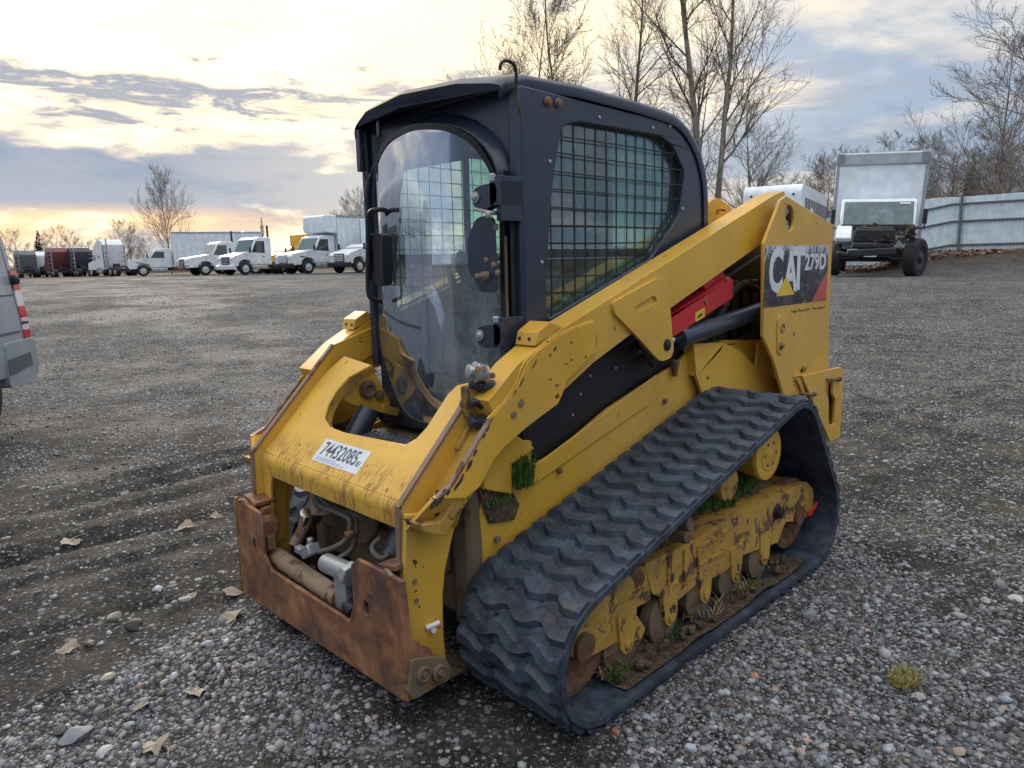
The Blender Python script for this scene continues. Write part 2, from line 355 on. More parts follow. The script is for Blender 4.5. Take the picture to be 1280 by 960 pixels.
def ground_mat():
    m, nt = new_mat('gravel_yard'); n = N(nt); co = n.add('ShaderNodeNewGeometry').outputs['Position']
    big = n.noise(co, .55, 6, .6); mid = n.noise(co, 3., 6, .65, .3); fine = n.noise(co, 55., 6, .75)
    at = n.add('ShaderNodeAttribute', attribute_name='stony').outputs['Fac']
    def vor(s, f='F1'):
        v = n.add('ShaderNodeTexVoronoi', feature=f); n.put(v, 'Vector', co); v.inputs['Scale'].default_value = s; v.inputs['Randomness'].default_value = 1.; return v
    v1 = vor(62.); v2 = vor(24.)
    mud = n.mix(n.ss(mid, .36, .62), (.009, .009, .009), (.052, .045, .041)); mud = n.mix(n.ss(fine, .45, .7), mud, (.10, .094, .09))
    hs = n.add('ShaderNodeSeparateXYZ'); n.put(hs, 0, v1.outputs['Color'])
    st = n.ramp(hs.outputs[0], (.0, (.05, .052, .056)), (.40, (.17, .176, .19)), (.8, (.30, .31, .33)), (1., (.48, .48, .49)))
    hs2 = n.add('ShaderNodeSeparateXYZ'); n.put(hs2, 0, v2.outputs['Color'])
    st2 = n.ramp(hs2.outputs[1], (.0, (.07, .07, .075)), (.5, (.19, .196, .21)), (1., (.42, .42, .43)))
    d1 = n.math('SUBTRACT', 1., n.ss(v1.outputs['Distance'], .30, .62)); d2 = n.math('SUBTRACT', 1., n.ss(v2.outputs['Distance'], .25, .5))
    dist = n.vm('LENGTH', n.vm('SUBTRACT', co, (1.2, 1., 0.)))
    at2 = n.math('ADD', at, n.math('MULTIPLY', n.ss(dist, 4.5, 8.), .35))       # more pale stones with distance, painting in the grazing sheen
    dens = n.math('ADD', n.math('MULTIPLY', at2, .9), n.math('MULTIPLY', n.math('SUBTRACT', mid, .5), .9))
    pick = n.ss(n.math('ADD', hs.outputs[2], n.math('MULTIPLY', dens, 1.2)), .95, 1.05); pick2 = n.ss(n.math('ADD', hs2.outputs[2], n.math('MULTIPLY', dens, .7)), 1.0, 1.05)
    k1 = n.math('MULTIPLY', d1, pick); k2 = n.math('MULTIPLY', d2, pick2)
    c = n.mix(k1, mud, st); c = n.mix(k2, c, st2)
    ms = n.add('ShaderNodeAttribute', attribute_name='mossy').outputs['Fac']
    mm = n.math('MULTIPLY', n.ss(n.math('ADD', mid, n.math('MULTIPLY', fine, .5)), .74, .92), ms); mm = n.math('MULTIPLY', mm, n.ss(n.noise(co, 24., 6, .8), .44, .60)); c = n.mix(n.math('MULTIPLY', mm, .8), c, (.12, .115, .04))
    lf = n.add('ShaderNodeAttribute', attribute_name='leafy').outputs['Fac']
    lc = n.ramp(n.noise(co, 4., 8, .85), (.35, (.025, .035, .012)), (.47, (.045, .03, .02)), (.56, (.10, .06, .042)), (.66, (.17, .12, .09))); c = n.mix(lf, c, lc)
    h = n.math('ADD', n.math('MULTIPLY', k1, .45), n.math('ADD', n.math('MULTIPLY', k2, .9), n.math('ADD', n.math('MULTIPLY', fine, 1.1), n.math('MULTIPLY', mid, 2.2))))
    rg = n.math('ADD', .74, n.math('MULTIPLY', n.ss(big, .35, .65), .3))
    finish(n, nt, c, rg, 0., n.bump(h, .014, 1.), .22); return m
m_ground = ground_mat()
def stony(x, y):
    """0 = bare dark mud, 1 = dense gravel; patches where the photograph has them"""
    v = .40+.60*noise.noise((x*.7+3, y*.7, 1))+.50*noise.noise((x*1.9, y*1.9, 7))+.45*noise.noise((x*5., y*5., 9))
    dx, dy = x-CAM[0], y-CAM[1]; r = math.hypot(dx, dy); a = (dx*RH[0]+dy*RH[1])/max(r, .1); f = (dx*FH[0]+dy*FH[1])
    for (px, py, s, k) in BLOBS: v += k*math.exp(-((x-px)**2+(y-py)**2)/s**2)
    return max(.20, min(1., (v-.18)*1.25))
BLOBS = []
for u, v, s, k in ((60, 940, .28, .8), (150, 880, .25, .8), (230, 810, .28, .8), (300, 740, .3, .8), (380, 860, .5, .35), (520, 940, .4, .15), (950, 850, .5, .5), (1100, 880, .5, .45), (1200, 800, .6, .5), (1100, 700, .9, .5), (1000, 780, .4, .6), (1250, 940, .5, .4),
                   (100, 770, .55, -.75), (60, 830, .35, -.7), (180, 700, .7, -.55), (150, 650, .8, -.6), (250, 620, .6, -.5), (620, 930, .35, -.6), (940, 935, .22, -.45), (1000, 900, .2, -.3), (1180, 760, .16, -.5), (1190, 700, .3, -.45), (650, 900, .3, -.6), (190, 600, .7, -.5)):
    x, y = G(u, v); BLOBS.append((x, y, s, k))
def bearing(x, y):
    dx, dy = x-CAM[0], y-CAM[1]; r = max(.1, math.hypot(dx, dy)); return (dx*RH[0]+dy*RH[1])/r, r, (dx*FH[0]+dy*FH[1])/r
MOSS = [(*G(1140, 600), 1.3), (*G(1200, 530), 2.2), (*G(1080, 640), .5), (*G(1100, 480), 2.0)]
rad = [0, .5, 1.]; r = 1.
while r < 9: r += .028 if r < 4.5 else .06; rad.append(r)
while r < 2500: r *= 1.06; rad.append(r)
angs = [YAW+t for t in np.linspace(-.78, .78, 520)]+[YAW+t for t in np.linspace(.80, 2*math.pi-.80, 110)]; na = len(angs); vv = []
for r in rad:
    for t in angs:
        vv.append((float(CAM[0]+r*_c(t)), float(CAM[1]+r*_s(t))))
P3 = [(x, y, hgt(x, y)) for x, y in vv]
ff = [(k*na+i, k*na+(i+1) % na, (k+1)*na+(i+1) % na, (k+1)*na+i) for k in range(1, len(rad)-1) for i in range(na)]
ff += [(0, na+i, na+(i+1) % na) for i in range(na)]
me = bpy.data.meshes.new('ground'); me.from_pydata(P3, [], ff); me.materials.append(m_ground); me.polygons.foreach_set('use_smooth', [True]*len(me.polygons))
A = {k: me.attributes.new(k, 'FLOAT', 'POINT') for k in ('stony', 'mossy', 'leafy')}
st_, mo_, le_ = [], [], []
for x, y in vv:
    a, r, f = bearing(x, y)
    s_ = stony(x, y) if r < 60 else .5
    st_.append(s_*(1 if r < 9 else 1)); mo_.append(min(1., sum(math.exp(-((x-px)**2+(y-py)**2)/q**2) for px, py, q in MOSS)))
    le_.append(_ss(.43, .47, a)*_ss(27.5, 29., r+.8*noise.noise((x*.6, y*.6, 0))) if f > 0 and r < 60 else (1. if r > 75 else 0.))
A['stony'].data.foreach_set('value', st_); A['mossy'].data.foreach_set('value', mo_); A['leafy'].data.foreach_set('value', le_)
ground = bpy.data.objects.new('ground', me); col.objects.link(ground); ground['kind'] = 'structure'; ground['label'] = 'dark muddy gravel yard with pale stones'

# loose gravel as real stones
def stone_mat():
    m, nt = new_mat('grey_stones'); n = N(nt); co = n.add('ShaderNodeNewGeometry').outputs['Position']
    a = n.add('ShaderNodeAttribute', attribute_name='tint').outputs['Color']
    c = n.mix(n.math('MULTIPLY', n.ss(n.noise(co, 90., 4, .7), .35, .75), .45), a, (.05, .047, .045))
    finish(n, nt, c, .62, 0., n.bump(n.noise(co, 220., 3), .002, .5), .4); return m
m_stone = stone_mat()
def tints(k):
    g = rng.beta(1.4, 2.6, k)*.44+.02; t = np.stack([g*rng.uniform(.92, 1.06, k), g, g*rng.uniform(1.0, 1.18, k), np.ones(k)], 1)
    br = rng.random(k) < .07; t[br, :3] *= (1.15, .85, .62); return t
def scatter_stones(name, pos, size, base_v, base_f):
    k = len(pos); nv = len(base_v); nf = len(base_f)
    ang = rng.uniform(0, 6.283, (k, 3)); ca, sa = np.cos(ang), np.sin(ang)
    V = base_v[None]*(1+rng.uniform(-.30, .30, (k, nv, 1)))
    V = V*np.stack([rng.uniform(.75, 1.35, k), rng.uniform(.7, 1.1, k), rng.uniform(.45, .8, k)], 1)[:, None]
    x, y, z = V[..., 0].copy(), V[..., 1].copy(), V[..., 2].copy()
    t = (ang[:, 1:2]-3.14)*.12; y, z = y*np.cos(t)-z*np.sin(t), y*np.sin(t)+z*np.cos(t)
    X = x*ca[:, :1]-y*sa[:, :1]; Y = x*sa[:, :1]+y*ca[:, :1]
    V = np.stack([X, Y, z], -1)*size[:, None, None]+pos[:, None]
    me = bpy.data.meshes.new(name); me.vertices.add(k*nv); me.vertices.foreach_set('co', V.ravel().astype(np.float32))
    Fc = (base_f[None]+(np.arange(k)*nv)[:, None, None]).ravel(); me.loops.add(len(Fc)); me.loops.foreach_set('vertex_index', Fc.astype(np.int32))
    me.polygons.add(k*nf); me.polygons.foreach_set('loop_start', np.arange(0, k*nf*3, 3, dtype=np.int32)); me.update(calc_edges=True)
    ca_ = me.color_attributes.new('tint', 'FLOAT_COLOR', 'POINT'); ca_.data.foreach_set('color', np.repeat(tints(k), nv, 0).ravel().astype(np.float32))
    me.materials.append(m_stone); o = bpy.data.objects.new(name, me); col.objects.link(o); return o
def ico_np(sub):
    bm = bmesh.new(); bmesh.ops.create_icosphere(bm, subdivisions=sub, radius=1.); v = np.array([q.co[:] for q in bm.verts]); f = np.array([[x.index for x in q.verts] for q in bm.faces]); bm.free(); return v, f
iv, if_ = ico_np(1)
ov = np.array([(1, 0, 0), (-1, 0, 0), (0, 1, 0), (0, -1, 0), (0, 0, 1), (0, 0, -1.)]); of = np.array([(0, 2, 4), (2, 1, 4), (1, 3, 4), (3, 0, 4), (2, 0, 5), (1, 2, 5), (3, 1, 5), (0, 3, 5)])
def field(k, r0, r1, smin, smax, thr, sp=1.5):
    pos, size = [], []
    while len(pos) < k:
        rr = math.sqrt(random.uniform(r0*r0, r1*r1)) if sp == 0 else r0+(r1-r0)*random.random()**sp
        t = YAW+random.uniform(-.70, .70); x = CAM[0]+rr*_c(t); y = CAM[1]+rr*_s(t)
        s = stony(x, y)
        if random.random() > max(.04, s)**thr: continue
        if -.46 < x < .95 and abs(abs(y)-.765) < .235: continue
        q = smin+(smax-smin)*random.random()**3.
        pos.append((x, y, hgt(x, y)-q*random.uniform(-.1, .25))); size.append(q)
    return np.array(pos), np.array(size)
p, s = field(25000, 1.5, 8., .0038, .018, 1.7, 1.05); tag(scatter_stones('gravel', p, s, iv, if_), 'loose grey gravel stones scattered over the muddy yard', 'gravel', kind='stuff')
p, s = field(75000, 1.5, 8.5, .0022, .0065, .7, 1.15); tag(scatter_stones('fine_gravel', p, s, ov, of), 'fine grey grit between the larger gravel', 'gravel', kind='stuff')
p, s = field(52000, 5.5, 26., .006, .022, .8, 1.2); tag(scatter_stones('distant_gravel', p, s, ov, of), 'grey gravel stones further back in the yard', 'gravel', kind='stuff')

# larger stones one can pick out
iv2, if2 = ico_np(2)
def big_stone(u, v, px, label, tint, flat=.6, group=None):
    x, y = G(u, v); d = np.array([x, y, 0])-CAM; D = d@FW; s = px/FPX*D/2
    mb = MB(); sd = random.random()*50; v_ = []
    ang = random.uniform(0, 3)
    for q in iv2:
        k = 1+.34*noise.noise((q[0]*1.3+sd, q[1]*1.3, q[2]*1.3)); a, b = q[0]*1.15, q[1]*.85
        v_.append(((a*_c(ang)-b*_s(ang))*k*s, (a*_s(ang)+b*_c(ang))*k*s, q[2]*k*s*flat))
    mb.add(v_, [tuple(f) for f in if2]); o = part('stone', mb, m_stone, smooth=35)
    ca_ = o.data.color_attributes.new('tint', 'FLOAT_COLOR', 'POINT')
    for i in range(len(o.data.vertices)): ca_.data[i].color = (*tint, 1)
    o.location = (x, y, hgt(x, y)+s*flat*.35); tag(o, label, 'stone', group)
gry = (.20, .21, .23); pal = (.34, .34, .34); drk = (.09, .085, .08); tan_ = (.34, .27, .20)
for a in ((143, 774, 18, 'tan topped stone lying alone on the dark mud left of the loader', (.26, .24, .20), .7), (167, 786, 24, 'blackish clod beside the lone tan stone on the mud', (.02, .018, .017), .6),
          (97, 922, 34, 'largest grey stone near the lower left corner', gry, .55), (76, 917, 18, 'dark brown stone touching the largest lower left stone', drk, .7), (131, 939, 20, 'flat pale stone right of the largest lower left stone', pal, .4),
          (198, 738, 15, 'pale blue grey stone left of the gravel heap by the coupler', (.36, .39, .44), .6), (112, 808, 13, 'small dark stone in the mud below the lone tan stone', drk, .6), (126, 808, 10, 'small grey stone beside a dark one in the mud', gry, .6),
          (260, 815, 14, 'rounded blue grey stone in the gravel band front left', (.3, .33, .38), .6), (136, 858, 15, 'cream stone in the gravel band at lower left', (.42, .38, .30), .6), (232, 750, 16, 'flat grey stone near the top of the gravel band', gry, .45),
          (1111, 937, 16, 'pale bluish stone at the bottom edge right of centre', (.38, .42, .46), .8), (1106, 818, 18, 'pale upright stone in the gravel right of the track', pal, .8), (1148, 870, 15, 'light grey stone beside the dry moss clump', pal, .7), (1250, 735, 18, 'rounded grey stone near the right edge', gry, .8),
          (1012, 770, 18, 'grey half buried stone just off the rear of the track', gry, .6), (1094, 897, 12, 'small light stone left of the moss clump', pal, .8), (1149, 942, 15, 'mid grey stone at the bottom edge under the moss clump', gry, .8), (1198, 940, 17, 'sandy stone among grey ones near the bottom right', tan_, .6),
          (1257, 876, 14, 'bluish stone near the right edge low down', (.33, .38, .44), .7), (1198, 770, 14, 'flat pale stone in the gravel at right', pal, .5), (943, 848, 12, 'orange brown stone right of the track front', (.40, .22, .13), .7), (908, 868, 11, 'light blue grey stone just right of the orange one', (.36, .40, .42), .7),
          (863, 937, 14, 'bluish white stone at the bottom edge beside the track', (.40, .46, .50), .8), (1270, 750, 16, 'white stone cut by the right edge', (.5, .5, .5), .5), (1232, 752, 14, 'pale flat stone beside the white one at the right edge', pal, .5), (770, 917, 12, 'reddish stone touching the front corner of the track', (.30, .13, .08), .8),
          (1016, 703, 11, 'dark stone against the rear curve of the track', drk, .7), (1002, 944, 14, 'pinkish stone at the bottom edge below the track', (.36, .27, .23), .6)):
    big_stone(*a)
# maple leaves
def leaf_shape(k=11, seed=0):
    random.seed(seed); o = []
    for i in range(2*k):
        t = 2*math.pi*i/(2*k)+random.uniform(-.08, .08); r_ = random.uniform(.8, 1.) if i % 2 == 0 else random.uniform(.55, .8)
        if i % 4 == 2: r_ *= .75
        o.append((r_*_c(t), r_*_s(t)))
    return o
m_leaf = paint('dead_leaf', (.24, .20, .155), dirt=.5, rough=.7, scale=6., dirtc=(.2, .15, .10))
for i, (u, v, px, lb) in enumerate(((290, 604*1.33/1.33+0, 30, 'curled tan leaf on the gravel beside the left coupler corner'), (195, 936, 36, 'large pale dead leaf at the bottom edge lower left'), (178, 890, 22, 'dead leaf on the gravel band above the largest leaf'), (245, 873, 28, 'tan dead leaf lying in the brown patch front left'), (88, 678+0, 24, 'weathered leaf on open mud far left'), (238, 745, 16, 'small yellowish leaf at the tip of the gravel band'), (86, 815, 26, 'crumpled leaf on dark mud at lower left'), (232, 660, 26, 'pale flat leaf left of the coupler top'), (292, 775, 34, 'broad brown leaf under the coupler left corner'), (270, 645, 20, 'small grey leaf close left of the loader'))):
    if i == 0: v = 744
    x, y = G(u, v); s = px/FPX*np.linalg.norm(np.array([x, y, 0])-CAM)/2; o_ = leaf_shape(7, i); random.seed(i+40)
    mb = MB(); c0 = len(o_); tl = random.uniform(.1, .35); vs_ = [(a*s, b*s, s*(.18*math.sin(3*a+i)+tl*b+.12*abs(b))+.012) for a, b in o_]+[(0, 0, .012)]
    vs2 = vs_+[(p_[0], p_[1], p_[2]-.0012) for p_ in vs_]; m_ = len(vs_)
    fs = [(j, (j+1) % c0, c0) for j in range(c0)]+[(m_+(j+1) % c0, m_+j, m_+c0) for j in range(c0)]+[(j, m_+j, m_+(j+1) % c0, (j+1) % c0) for j in range(c0)]
    mb.add(vs2, fs); mb.tube([(0, 0, .012), (s*.9, s*.5, .02), (s*1.7, s*.4, .012)], s*.04, 4)
    o = part('fallen_leaf', mb, m_leaf, smooth=20); o.location = (x, y, hgt(x, y)); o.rotation_euler = (0, 0, random.uniform(0, 6)); tag(o, lb, 'leaf', 'dead leaves on the ground')
random.seed(9)
def tuft(name, c, rx, ry, k, h, mat, parent=None, lean=.5, w=.0022):
    mb = MB()
    for _ in range(k):
        a = random.uniform(0, 6.283); q = math.sqrt(random.random()); x = c[0]+_c(a)*q*rx; y = c[1]+_s(a)*q*ry; hh = h*random.uniform(.4, 1.1); d = random.uniform(0, 6.283); l = hh*lean*random.random()
        t = (_s(d)*w, -_c(d)*w); p1 = (x+_c(d)*l*.4, y+_s(d)*l*.4, c[2]+hh*.6); p2 = (x+_c(d)*l, y+_s(d)*l, c[2]+hh*random.uniform(.7, 1))
        mb.add([(x-t[0], y-t[1], c[2]), (x+t[0], y+t[1], c[2]), (p1[0]+t[0]*.7, p1[1]+t[1]*.7, p1[2]), (p1[0]-t[0]*.7, p1[1]-t[1]*.7, p1[2]), p2], [(0, 1, 2, 3), (3, 2, 4)])
    me = bpy.data.meshes.new(name); me.from_pydata(mb.v, [], mb.f); me.materials.append(mat); o = bpy.data.objects.new(name, me); col.objects.link(o); o.parent = parent; o['kind'] = 'stuff'; return o
x, y = G(1132, 852); mb = MB(); mb.ico((x, y, .006), (.055, .035, .013), 2, jit=.30); mb.ico((x+.03, y-.02, .004), (.03, .022, .010), 2, jit=.3); o = part('moss_clump', mb, m_moss); tag(o, 'dry yellow green moss clump on the gravel at lower right', 'moss')
g = tuft('moss_blades', (x, y, .008), .065, .045, 420, .030, m_moss, o, 1.6, .0016); 

# ================================================================ THE LOADER
L = thing('compact_track_loader', 'yellow tracked skid loader with dark caged cab, rubber tracks and rusty coupler', 'track loader')
# ---- tracks
CIR = ((.885, .225, .222), (-.42, .600, .212), (-.655, .232, .230))     # front idler, drive, rear idler (outer belt surface)
pts = [(cx+r_*_c(t), cz+r_*_s(t)) for cx, cz, r_ in CIR for t in np.linspace(0, 2*math.pi, 73)[:-1]]
def hull(P):
    P = sorted(set(P)); 
    def half(P):
        h = []
        for p in P:
            while len(h) > 1 and (h[-1][0]-h[-2][0])*(p[1]-h[-2][1])-(h[-1][1]-h[-2][1])*(p[0]-h[-2][0]) <= 0: h.pop()
            h.append(p)
        return h[:-1]
    return half(P)+half(P[::-1])
H = hull(pts); HP = [Vector(p) for p in H]; seglen = [(HP[(i+1) % len(HP)]-HP[i]).length for i in range(len(HP))]; TOT = sum(seglen)
def at_len(s_):
    s_ %= TOT
    for i, l_ in enumerate(seglen):
        if s_ <= l_: p = HP[i].lerp(HP[(i+1) % len(HP)], s_/l_); break
        s_ -= l_
    return p, i
def frame(s_):
    p, _ = at_len(s_); a, _ = at_len(s_-.02); b, _ = at_len(s_+.02); t = (b-a).normalized(); return p, t, Vector((t.y, -t.x))    # hull is ccw: outward normal
YI, YO = .545, .985
def build_track(sgn):
    mb = MB(); K = 120; rows = []
    for k in range(K):
        p, t, nn = frame(TOT*k/K); q = p-nn*.028
        if p[1] < .012: pass
        ring = [(YI+.008, 0), (YI, .008), (YI, .028), (YO, .028), (YO, .008), (YO-.008, 0)]
        rows.append([(p[0]-nn[0]*d, sgn*yy, max(.004, p[1]-nn[1]*d)) for yy, d in ring])
    v = [q for r_ in rows for q in r_]; m = 6
    mb.add(v, [(k*m+j, k*m+(j+1) % m, ((k+1) % K)*m+(j+1) % m, ((k+1) % K)*m+j) for k in range(K) for j in range(m)])
    tr = part('rubber_track', mb, m_rub, L, smooth=40)
    nl = int(round(TOT/.086)); lugm = None; ns = 18
    for k in range(nl):
        p, t, nn = frame(TOT*k/nl)
        if lugm is None:
            lb = MB(); rw = []
            for i in range(ns+1):
                yy = YI+.002+(YO-YI-.004)*i/ns; ph = i/ns*math.pi*2*3.; wv = .013*max(-1, min(1, 1.7*math.sin(ph)))-.018*(i/ns-.5); hh = .018*(1. if 0 < i < ns else .6)
                wd = .0355+.006*math.sin(ph*2+1)
                rw.append([(wv-wd, yy, -.004), (wv-wd*.62, yy, hh), (wv+wd*.45, yy, hh), (wv+wd*.85, yy, -.004)])
            lb.grid(rw); lb.add(rw[0], [(0, 1, 2, 3)]); lb.add(rw[-1], [(3, 2, 1, 0)])
            o = part('tread_lug', lb, m_rub, tr, smooth=22); lugm = o.data
        else: o = bpy.data.objects.new('tread_lug', lugm); col.objects.link(o); o.parent = tr
        if sgn < 0: o.matrix_local = Matrix(((t[0], 0, nn[0], p[0]), (0, -1, 0, 0), (t[1], 0, nn[1], p[1]), (0, 0, 0, 1)))
        else: o.matrix_local = Matrix(((t[0], 0, nn[0], p[0]), (0, 1, 0, 0), (t[1], 0, nn[1], p[1]), (0, 0, 0, 1)))
    mk = None
    for k in range(nl):
        p, t, nn = frame(TOT*(k+.5)/nl)
        if mk is None:
            b_ = MB()
            for a_ in (35, -35): b_.box((0, .70, .0008), (.005, .030, .002), Matrix.Rotation(R(a_), 3, 'Z'))
            o = part('tread_mark', b_, m_black, tr, smooth=0); mk = o.data
        else: o = bpy.data.objects.new('tread_mark', mk); col.objects.link(o); o.parent = tr
        o.matrix_local = Matrix(((t[0], 0, nn[0], p[0]), (0, 1 if sgn > 0 else -1, 0, 0), (t[1], 0, nn[1], p[1]), (0, 0, 0, 1)))
    return tr
build_track(1); build_track(-1)
# ---- undercarriage frames, idlers, rollers, drive hub
for s in (1, -1):
    yc = s*.80
    main = S(.885, (806, 705), (862, 678), (925, 640), (1008, 602), (1017, 612), (1016, 640), (1000, 652), (982, 652), (972, 678), (928, 694), (903, 717), (868, 733), (843, 754), (815, 742))
    mb = MB(); mb.ext(roundpoly(main, .012, 2), s*.885, s*.72)
    fr = part('undercarriage_frame', mb, m_yelr, L, .005)
    fork = S(.885, (807, 705), (815, 750), (792, 762), (808, 786), (802, 800), (770, 804), (745, 818), (722, 828), (713, 818), (718, 796), (738, 768), (768, 736))
    mb = MB(); mb.ext(roundpoly(fork, .012, 2), s*.882, s*.74); part('idler_fork', mb, m_yelr, L, .005)
    mb = MB()
    for a, b in (((838, 694), (832, 745)), ((858, 684), (852, 732))):
        (x0, z0), (x1, z1) = S(.885, a, b); mb.box(((x0+x1)/2, s*.889, (z0+z1)/2), (.02, .012, z0-z1))
    (x0, z0), (x1, z1) = S(.885, (872, 680), (908, 690)); mb.box(((x0+x1)/2, s*.888, z0-.01), (abs(x1-x0), .014, .015)); mb.box((x0, s*.888, z0-.05), (.015, .014, .09)); mb.box(((x0+x1)/2, s*.888, z0-.085), (abs(x1-x0), .014, .012))
    part('frame_rib', mb, m_yelr, fr, .002)
    for cx, cz, rr, nm in ((.885, .222, .185, 'front_idler'), (-.655, .232, .165, 'rear_idler')):
        mb = MB()
        for yy in (.63, .825): mb.lathe((cx, s*yy, cz), (0, s, 0), [(-.03, .05), (-.028, rr-.03), (-.022, rr), (.022, rr), (.026, rr-.025), (.012, rr-.05), (.012, .07), (.03, .06), (.034, .03)], 36)
        mb.cyl((cx, s*.6, cz), (cx, s*.9, cz), .045); part(nm, mb, m_rusty, L)
    for rx in (.66, .40, .16, -.08, -.33):
        mb = MB()
        for yy in (.66, .845): mb.lathe((rx, s*yy, .125), (0, s, 0), [(-.035, .03), (-.03, .062), (-.025, .092), (.018, .092), (.028, .06), (.035, .03)], 24)
        mb.cyl((rx, s*.62, .125), (rx, s*.885, .125), .028); part('track_roller', mb, m_brown, L)
        mb = MB(); mb.ext(roundpoly([(rx-.055, .26), (rx+.055, .26), (rx+.035, .12), (rx, .095), (rx-.035, .12)], .02, 3), s*.892, s*.872); mb.cyl((rx, s*.89, .135), (rx, s*.90, .135), .018, n=8); part('roller_bracket', mb, m_yelr, fr, .003)
    mb = MB(); hc = (-.33, .592)
    mb.lathe((hc[0], s*.56, hc[1]), (0, s, 0), [(0, .115), (.15, .115), (.17, .095), (.30, .108), (.315, .115), (.33, .112), (.334, .095), (.331, .075), (.336, .07), (.338, .03), (.345, .012)], 36)
    hb = part('drive_hub', mb, m_yel, L, smooth=28)
    for k in range(6):
        t = k*math.pi/3; mb = MB(); mb.cyl((hc[0]+.05*_c(t), s*.895, hc[1]+.05*_s(t)), (hc[0]+.05*_c(t), s*.901, hc[1]+.05*_s(t)), .007, n=6); part('bolt', mb, m_worn, hb)
    mb = MB(); ns = 17; prof = []
    for i in range(ns*4):
        t = 2*math.pi*i/(ns*4); rr = .178 if i % 4 in (1, 2) else .150; prof.append((-.42+rr*_c(t), .600+rr*_s(t)))
    mb.ext(prof, s*.60, s*.64, holes=[circle((-.42, .600), .08)]); part('drive_sprocket', mb, m_black, L, .003)
    mb = MB(); mb.cyl((-.10, s*.62, .50), (-.10, s*.84, .50), .07, n=24); part('carrier_roller', mb, m_yelr, L, .004)
    # hydraulic boss, red tag
    (bx, bz), (b2x, b2z) = S(.89, (972, 640), (848, 672)); mb = MB(); mb.lathe((bx, s*.87, bz), (0, s, 0), [(0, .035), (.02, .035), (.024, .026), (.04, .026), (.044, .02)], 18); part('axle_boss', mb, m_black, L)
    mb = MB(); mb.cyl((b2x, s*.86, b2z), (b2x, s*.93, b2z+.01), .022, n=12); mb.cyl((b2x-.05, s*.87, b2z+.03), (b2x-.05, s*.91, b2z+.04), .03, .026, n=14); part('grease_valve', mb, m_brown, L, .003)
    # soil inside the belt and grass on top of the frame
    mb = MB(); rows = []
    for i in range(26):
        x_ = -.62+i*.055; rows.append([(x_, s*(.56+.40*j/8), .034+.012*math.sin(j*.9)+.05*max(0, noise.noise((x_*4, j*.6, s*2)))+(.03 if 1 < j < 6 else 0)*_ss(0, .5, x_)) for j in range(9)])
    mb.grid(rows); part('trapped_soil', mb, m_soil, L, smooth=80)['kind'] = 'stuff'
    mb = MB(); rq = random.Random(8)
    for i in range(150):
        x_ = rq.uniform(-.55, .75); y_ = rq.uniform(.60, .94); mb.ico((x_, s*y_, .05+rq.uniform(0, .02)), [rq.uniform(.006, .022) for _ in range(3)], 1, jit=.25)
    part('soil_crumbs', mb, m_soil, L, smooth=0)['kind'] = 'stuff'
    if s > 0:
        for i in range(5): tuft('dry_straw', (-.4+.27*i, .80+.03*(i % 3), .05), .12, .08, 60, .05, m_straw, L, 2.2)
    mb = MB(); rows = []
    for i in range(20):
        x_ = -.62+i*.056; zt = .43+.03*noise.noise((x_*7, 1, s)); rows.append([(x_, s*(.60+.26*j/6), zt-.10*(j/6)**3-.02*_ss(0, .6, x_)+.02*noise.noise((x_*9, j, s))) for j in range(7)])
    mb.grid(rows); part('soil_bank', mb, m_soil, L, smooth=80)['kind'] = 'stuff'
    if s > 0:
        for a in (((-.30, .74, .42), .16, .08, 900, .075), ((.02, .76, .42), .20, .07, 700, .05), ((-.12, .78, .41), .12, .07, 500, .06), ((.72, .90, .05), .05, .025, 160, .045), ((.35, .88, .05), .06, .03, 60, .035), ((-.2, .9, .05), .1, .03, 40, .03)): tuft('grass_tuft', *a, m_grass, L)
mb = MB(); (tx, tz), = S(.9, (1012, 640)); mb.tube([(tx+.02, .905, tz-.01), (tx, .905, tz+.0), (tx-.02, .91, tz+.015), (tx-.04, .915, tz+.04)], .006, 6); mb.box((tx+.01, .906, tz), (.05, .008, .022)); part('red_tie', mb, m_red, L)

